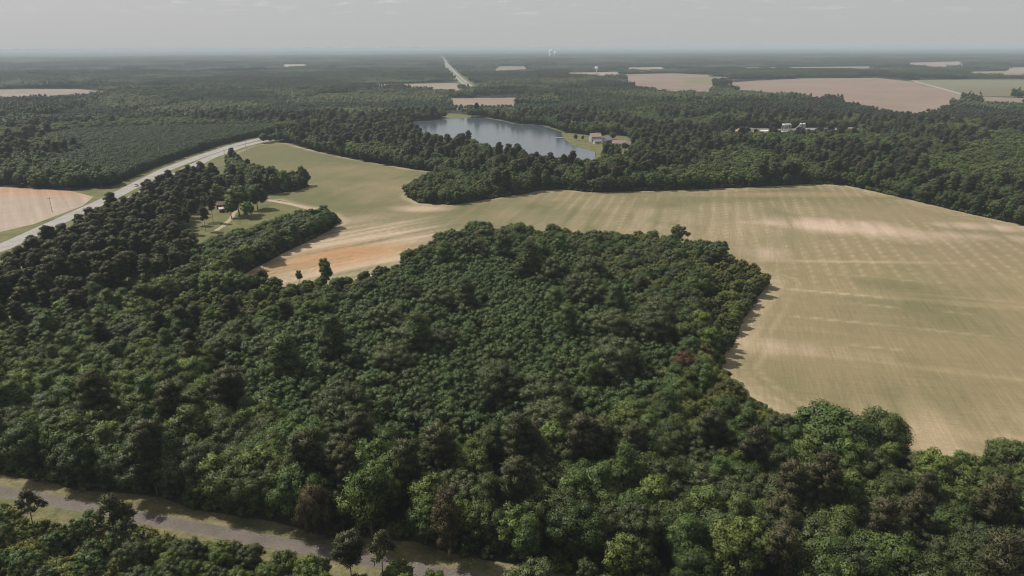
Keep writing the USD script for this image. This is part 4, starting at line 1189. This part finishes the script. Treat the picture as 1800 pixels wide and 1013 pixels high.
# ------------------------------------------------------------------ buildings and small things
def house(name, label, category, loc, rz, L, Wd, h, rise, wall, roof, windows=2, group=None, overhang=.5, chimney=False, side_gable=None):
    """gabled building: ridge along its local x"""
    p = thing(name, label, category, (loc[0], loc[1], 0), rz, group)
    x, y = L / 2, Wd / 2
    v = np.array([[-x, -y, -.2], [x, -y, -.2], [x, y, -.2], [-x, y, -.2], [-x, -y, h], [x, -y, h], [x, y, h], [-x, y, h], [-x, 0, h + rise], [x, 0, h + rise]])
    f = np.array([[0, 1, 5], [0, 5, 4], [1, 2, 6], [1, 6, 5], [2, 3, 7], [2, 7, 6], [3, 0, 4], [3, 4, 7], [4, 8, 7], [5, 6, 9], [0, 2, 1], [0, 3, 2], [4, 5, 9], [4, 9, 8], [6, 7, 8], [6, 8, 9]])
    part(p, "wall", trimesh.Trimesh(v, f, process=False), M[wall])
    o, t = overhang, .18
    sl = rise / y
    ms = []
    for s in (-1, 1):
        a = [[-x - o, s * (y + o), h - sl * o + .03], [x + o, s * (y + o), h - sl * o + .03], [x + o, 0, h + rise + .03], [-x - o, 0, h + rise + .03]]
        vv = np.array(a + [[q[0], q[1], q[2] + t] for q in a])
        ff_ = np.array([[0, 1, 2], [0, 2, 3], [4, 6, 5], [4, 7, 6], [0, 4, 5], [0, 5, 1], [1, 5, 6], [1, 6, 2], [2, 6, 7], [2, 7, 3], [3, 7, 4], [3, 4, 0]])
        ms.append(trimesh.Trimesh(vv, ff_, process=False))
    rf = part(p, "roof", cat(ms), M[roof])
    if chimney:
        part(rf, "chimney", box(x * .3, x * .3 + .8, -.4, .4, h, h + rise + 1.0), M["grey_wall"])
    for s in (-1, 1):
        for k in range(windows):
            cx_ = -x + L * (k + .5) / windows
            part(p, "window", box(cx_ - .55, cx_ + .55, s * y - .04 if s > 0 else -y - .04, y + .04 if s > 0 else -y + .04, 1.0, 2.2), M["glass"])
        if windows:
            part(p, "window", box(s * x - .04, s * x + .04, -.5, .5, 1.0, 2.2), M["glass"])
    part(p, "door", box(-.5 + L * .06, .5 + L * .06, -y - .05, -y + .05, -.1, min(2.05, h - .1)), M["dark"])
    return p


def hp(px_, py_):
    return at(px_, py_)


house("house", "large grey two-storey lake house with a tan gable roof", "house", hp(1046, 249), 0.25, 11, 8, 5.6, 3.2, "grey_wall", "tan_roof", 4, chimney=True)
house("house", "low white wing in front of the two-storey lake house", "house", hp(1050, 253), 0.25, 8, 5, 2.8, 1.5, "cream", "grey_roof", 2)
house("house", "grey-roofed lake house set at an angle right of the two-storey one", "house", hp(1066, 251), 0.9, 12, 8, 3.4, 2.8, "grey_wall", "grey_roof", 3)
house("house", "long house with a mauve-brown roof right of the grey-roofed one", "house", hp(1088, 257), -0.15, 13, 8, 3.2, 2.6, "cream", "mauve_roof", 4)
house("house", "smallest mauve-roofed house among trees at the right end of the lake homes", "house", hp(1108, 259), 0.1, 9, 7, 3.0, 2.4, "cream", "mauve_roof", 2)
p = thing("jetty", "short white jetty on the lake shore by the houses", "jetty", (*hp(983, 243), 0), .1)
part(p, "deck", box(-4.5, 4.5, -.9, .9, .45, .6), M["white"])
for sx in (-4, 0, 4):
    part(p, "post", box(sx - .12, sx + .12, .6, .84, -.5, 1.2), M["wood"])
house("barn", "dark red barn under the trees beside the farm lawn", "barn", hp(396, 366), 0.1, 8.5, 6, 2.7, 1.5, "red_wall", "barn_roof", 0)
house("shed", "small red shed with a bright white roof beside the barn", "shed", hp(391, 373), 0.5, 3.4, 2.8, 2.2, 0.8, "red_wall", "white", 0, overhang=.3)
house("shed", "low pale-roofed shed half hidden by pines left of the lawn", "shed", hp(306, 367), 0.3, 7, 5, 2.4, 1.2, "cream", "tan_roof", 1)
house("warehouse", "longest low white shed far behind the lake", "warehouse", hp(938, 148), 0, 60, 22, 6, 2.5, "white", "white", 0, "white sheds behind the lake")
house("warehouse", "low white shed beside the straight road behind the lake", "warehouse", hp(872, 147), 0, 44, 18, 6, 2.5, "white", "white", 0, "white sheds behind the lake")
house("warehouse", "low white shed rightmost behind the lake", "warehouse", hp(976, 146), 0, 46, 20, 7, 2.5, "white", "white", 0, "white sheds behind the lake")
house("warehouse", "small white shed between the longest shed and the straight road", "warehouse", hp(906, 147), 0, 26, 16, 5, 2.0, "white", "white", 0, "white sheds behind the lake")
house("warehouse", "long grey-roofed shed right of the silos in the plant yard", "warehouse", hp(1440, 234), -.02, 36, 10, 4.0, 1.6, "grey_wall", "grey_roof", 0)
house("warehouse", "red-roofed shed at the right end of the plant yard", "warehouse", hp(1491, 233), .05, 13, 9, 4.0, 1.8, "grey_wall", "mauve_roof", 0)
house("shed", "small white building left of the red-roofed shed in the plant yard", "shed", hp(1478, 235), .05, 7, 6, 3.4, 1.0, "white", "white", 0)
house("shed", "small white building below the sand pile in the plant yard", "shed", hp(1342, 236), .1, 8, 6, 3.6, 1.0, "white", "white", 0)
house("house", "tan cottage glimpsed among the trees below the plant yard", "house", hp(1318, 294), .1, 8, 6, 3.2, 1.6, "cream", "tan_roof", 2)

# concrete plant
p = thing("loading_tower", "pale steel loading tower with an open frame left of the silos", "loading tower", (*hp(1381, 236), 0), .15, scale=(1, 1, .78))
for sx in (-4, 4):
    for sy in (-2.2, 2.2):
        part(p, "leg", box(sx - .35, sx + .35, sy - .35, sy + .35, -.2, 13.0), M["metal"])
part(p, "hopper", cat([box(-4.4, 4.4, -2.6, 2.6, 13.0, 14.6)]), M["white"])
hv = np.array([[-2.2, -1.8, 13], [2.2, -1.8, 13], [2.2, 1.8, 13], [-2.2, 1.8, 13], [-.5, -.5, 9], [.5, -.5, 9], [.5, .5, 9], [-.5, .5, 9]])
part(p, "chute", trimesh.Trimesh(hv, np.array([[0, 5, 1], [0, 4, 5], [1, 6, 2], [1, 5, 6], [2, 7, 3], [2, 6, 7], [3, 4, 0], [3, 7, 4], [4, 6, 5], [4, 7, 6], [0, 1, 2], [0, 2, 3]]), process=False), M["metal"])
for s in (-1, 1):
    part(p, "brace", bar([-4, s * 2.2, 5], [4, s * 2.2, 12.5], .22, 5), M["metal"])
part(p, "cabin", box(-4.6, -1.4, -2.4, 2.4, 0, 4.2), M["white"])
p = thing("conveyor", "inclined conveyor rising to the tops of the silos", "conveyor", (*hp(1400, 235), 0), .05, scale=(1, 1, .82))
part(p, "belt", bar([-6.5, 0, 2.0], [4.6, 0, 13.4], .55, 6), M["metal"])
part(p, "support", bar([-1, 0, 0], [-1, 0, 7.4], .25, 5), M["metal"])
part(p, "support", bar([2.6, 0, 0], [2.6, 0, 11.0], .25, 5), M["metal"])
for k, (dx, lab) in enumerate(((1406, "left of the two grey silos at the concrete plant"), (1411.5, "right of the two grey silos at the concrete plant"))):
    p = thing("silo", lab, "silo", (*hp(dx, 235), 0), 0, "silos of the concrete plant", scale=(1, 1, .84))
    part(p, "tank", bar([0, 0, 3.0], [0, 0, 13.2], 1.7, 14), M["metal"], 40)
    part(p, "dome", bar([0, 0, 13.2], [0, 0, 14.2], 1.7, 14, .5), M["white"], 40)
    part(p, "cone", bar([0, 0, 1.2], [0, 0, 3.0], .4, 14, 1.7), M["metal"], 40)
    for a in (0.8, 2.4, 3.9, 5.5):
        part(p, "leg", bar([1.5 * math.cos(a), 1.5 * math.sin(a), -.2], [1.5 * math.cos(a), 1.5 * math.sin(a), 3.2], .15, 5), M["metal"])
g9 = np.random.default_rng(12)


def heap(name, label, px_, py_, L, Wd, H, mat):
    v, f = sheet_mesh(Point(0, 0).buffer(1.0, 12), .16, 0)
    rr = np.hypot(v[:, 0], v[:, 1])
    v[:, 2] = np.clip(1 - rr, 0, 1) ** .8 * H * (0.75 + .5 * meshkit.fbm(np.c_[v[:, 0] * 3, v[:, 1] * 3, np.full(len(v), px_)], 3, 2))
    v[:, 0] *= L; v[:, 1] *= Wd
    v[:, 2] -= .05
    c = hp(px_, py_)
    v[:, 0] += c[0]; v[:, 1] += c[1]
    ms = put("/World/" + numbered(name), (v, f), mat)
    data(ms.GetPrim(), label=label, category="sand pile", group="sand piles of the concrete plant")


heap("sand_pile", "tallest pale sand pile at the left end of the plant yard", 1301, 235, 9, 7, 8.0, M["sand"])
heap("sand_pile", "long low sand pile left of the tallest one", 1278, 237, 14, 7, 5.5, M["sand"])
heap("sand_pile", "small sand pile between the tallest one and the loading tower", 1330, 236, 8, 6, 5.5, M["sand"])
heap("sand_pile", "brown gravel heap nearest the loading tower", 1355, 236, 9, 6, 5.0, M["sand"])

# water tower
p = thing("water_tower", "white bulb-shaped water tower beside the small tan field", "water tower", (*at(1048, 134), 0))
part(p, "column", bar([0, 0, -.2], [0, 0, 24], 1.6, 12, 1.2), M["white"], 40)
bulb = trimesh.creation.icosphere(3, 6.5); bulb.apply_scale([1, 1, .72]); bulb.apply_translation([0, 0, 27])
part(p, "tank", bulb, M["white"], True)
part(p, "skirt", bar([0, 0, 20.5], [0, 0, 24.5], 1.3, 14, 4.0), M["white"], 40)

# factory with steam far off
FX = at(968, 104.5)
p = thing("factory", "white factory hall under the two steam plumes near the skyline", "factory", (*FX, 0))
part(p, "hall", box(-34, 34, -20, 20, -.2, 16), M["white"])
part(p, "tower", box(-14, -4, -8, 8, 16, 30), M["grey_wall"])
part(p, "tower", box(24, 32, -8, 8, 16, 26), M["grey_wall"])
for k, (dx, hgt, lab) in enumerate(((-9, 40, "left and taller of two white steam plumes over the far factory"), (28, 28, "right and shorter of two white steam plumes over the far factory"))):
    bl = []
    for q in range(9):
        s = trimesh.creation.icosphere(2, 5 + .9 * q * (.8 if k else 1))
        s.vertices *= 1 + .25 * (meshkit.fbm(np.asarray(s.vertices) * .12 + q, 3, q)[:, None] - .5)
        s.apply_translation([dx + q * 1.2 + g9.normal(0, 1.5), g9.normal(0, 2), 28 + hgt * q / 9])
        s.vertices[:, 2] = np.minimum(s.vertices[:, 2], 92)
        bl.append(s)
    b = cat(bl)
    b.apply_translation([FX[0], FX[1], 0])
    ms = put("/World/" + numbered("steam_plume"), (np.asarray(b.vertices), np.asarray(b.faces)), M["steam"], normals=np.array(b.vertex_normals))
    data(ms.GetPrim(), label=lab, category="steam", kind="stuff")

# utility poles
def pole(px_, py_, H, label, rz=0.6):
    p = thing("utility_pole", label, "utility pole", (*at(px_, py_), 0), rz, "utility poles along the highway")
    part(p, "post", bar([0, 0, -.3], [0, 0, H], .16, 6, .11), M["wood"])
    part(p, "crossarm", box(-1.1, 1.1, -.08, .08, H - 1.0, H - .8), M["wood"])
    for sx in (-1, 0, 1):
        part(p, "insulator", bar([sx, 0, H - .8], [sx, 0, H - .55], .07, 5), M["white"])


pole(92, 373, 9.5, "wooden utility pole in the bare field beside the highway")
pole(178, 331, 9.5, "wooden utility pole on the grass corner behind the bare field")
pole(396, 281, 9.5, "wooden utility pole at the tip of the pine wood by the highway")
pole(433, 264, 9.5, "wooden utility pole between the highway and the green field")
pole(474, 248, 9.5, "wooden utility pole where the highway meets the woods")


def car(px_, py_, rz, label):
    p = thing("car", label, "car", (*at(px_, py_), .02), rz, "cars on the highway")
    lo = shapely.geometry.Polygon([(-2.2, .35), (-2.2, .8), (-1.9, .95), (-1.0, 1.0), (1.0, .95), (2.0, .85), (2.2, .7), (2.2, .35)])
    hi = shapely.geometry.Polygon([(-1.7, .96), (-1.2, 1.45), (.4, 1.45), (1.1, .96)])
    for nm, sh, w, mt in (("body", lo, 1.75, "car_paint"), ("cabin", hi, 1.5, "glass")):
        e = trimesh.creation.extrude_polygon(sh, w, engine="earcut")
        e.apply_translation([0, 0, -w / 2])
        e.apply_transform(trimesh.transformations.rotation_matrix(math.pi / 2, [1, 0, 0]))
        part(p, nm, e, M[mt])
    for sx in (-1.35, 1.35):
        for sy in (-.8, .8):
            part(p, "wheel", bar([sx, sy - .1, .33], [sx, sy + .1, .33], .33, 10), M["rubber"])


hd = at(482, 239) - at(445, 247)
car(458, 243.6, math.atan2(hd[1], hd[0]), "pale car on the far carriageway of the highway near its bend")

car(240, 327.5, math.atan2(*(at(292, 298) - at(190, 350))[::-1]), "pale car on the far carriageway, halfway along the pine wood")

# mulched circle on the farm lawn
v, f = sheet_mesh(Point(*at(378, 393)).buffer(4.2, 16), 1.0, 0.03, .4)
structure("flower_bed", (v, f), M["floor"], "dark mulched circle round the lone pine on the lawn", "flower bed")

# ------------------------------------------------------------------ the air
hb = trimesh.creation.box([2 * LAND + 1000, 2 * LAND + 1000, 98.0])
hb.apply_translation([0, 0, 98.0 / 2 - 1.2])
haze = usdkit.material(stage, "/World/Looks/haze", {"v": ("principled_volume", {"color": (0.575, 0.66, 0.735), "density": HAZE, "anisotropy": 0.0})}, volume="v.volume")
ms = put("/World/haze", (np.asarray(hb.vertices), np.asarray(hb.faces)), haze)
data(ms.GetPrim(), kind="stuff", label="thin summer haze over the whole landscape", category="haze")
print("trees", len(rows), "chosen", int(chosen.sum()), "clumps", n_a, n_b, "road width", ROAD_W)
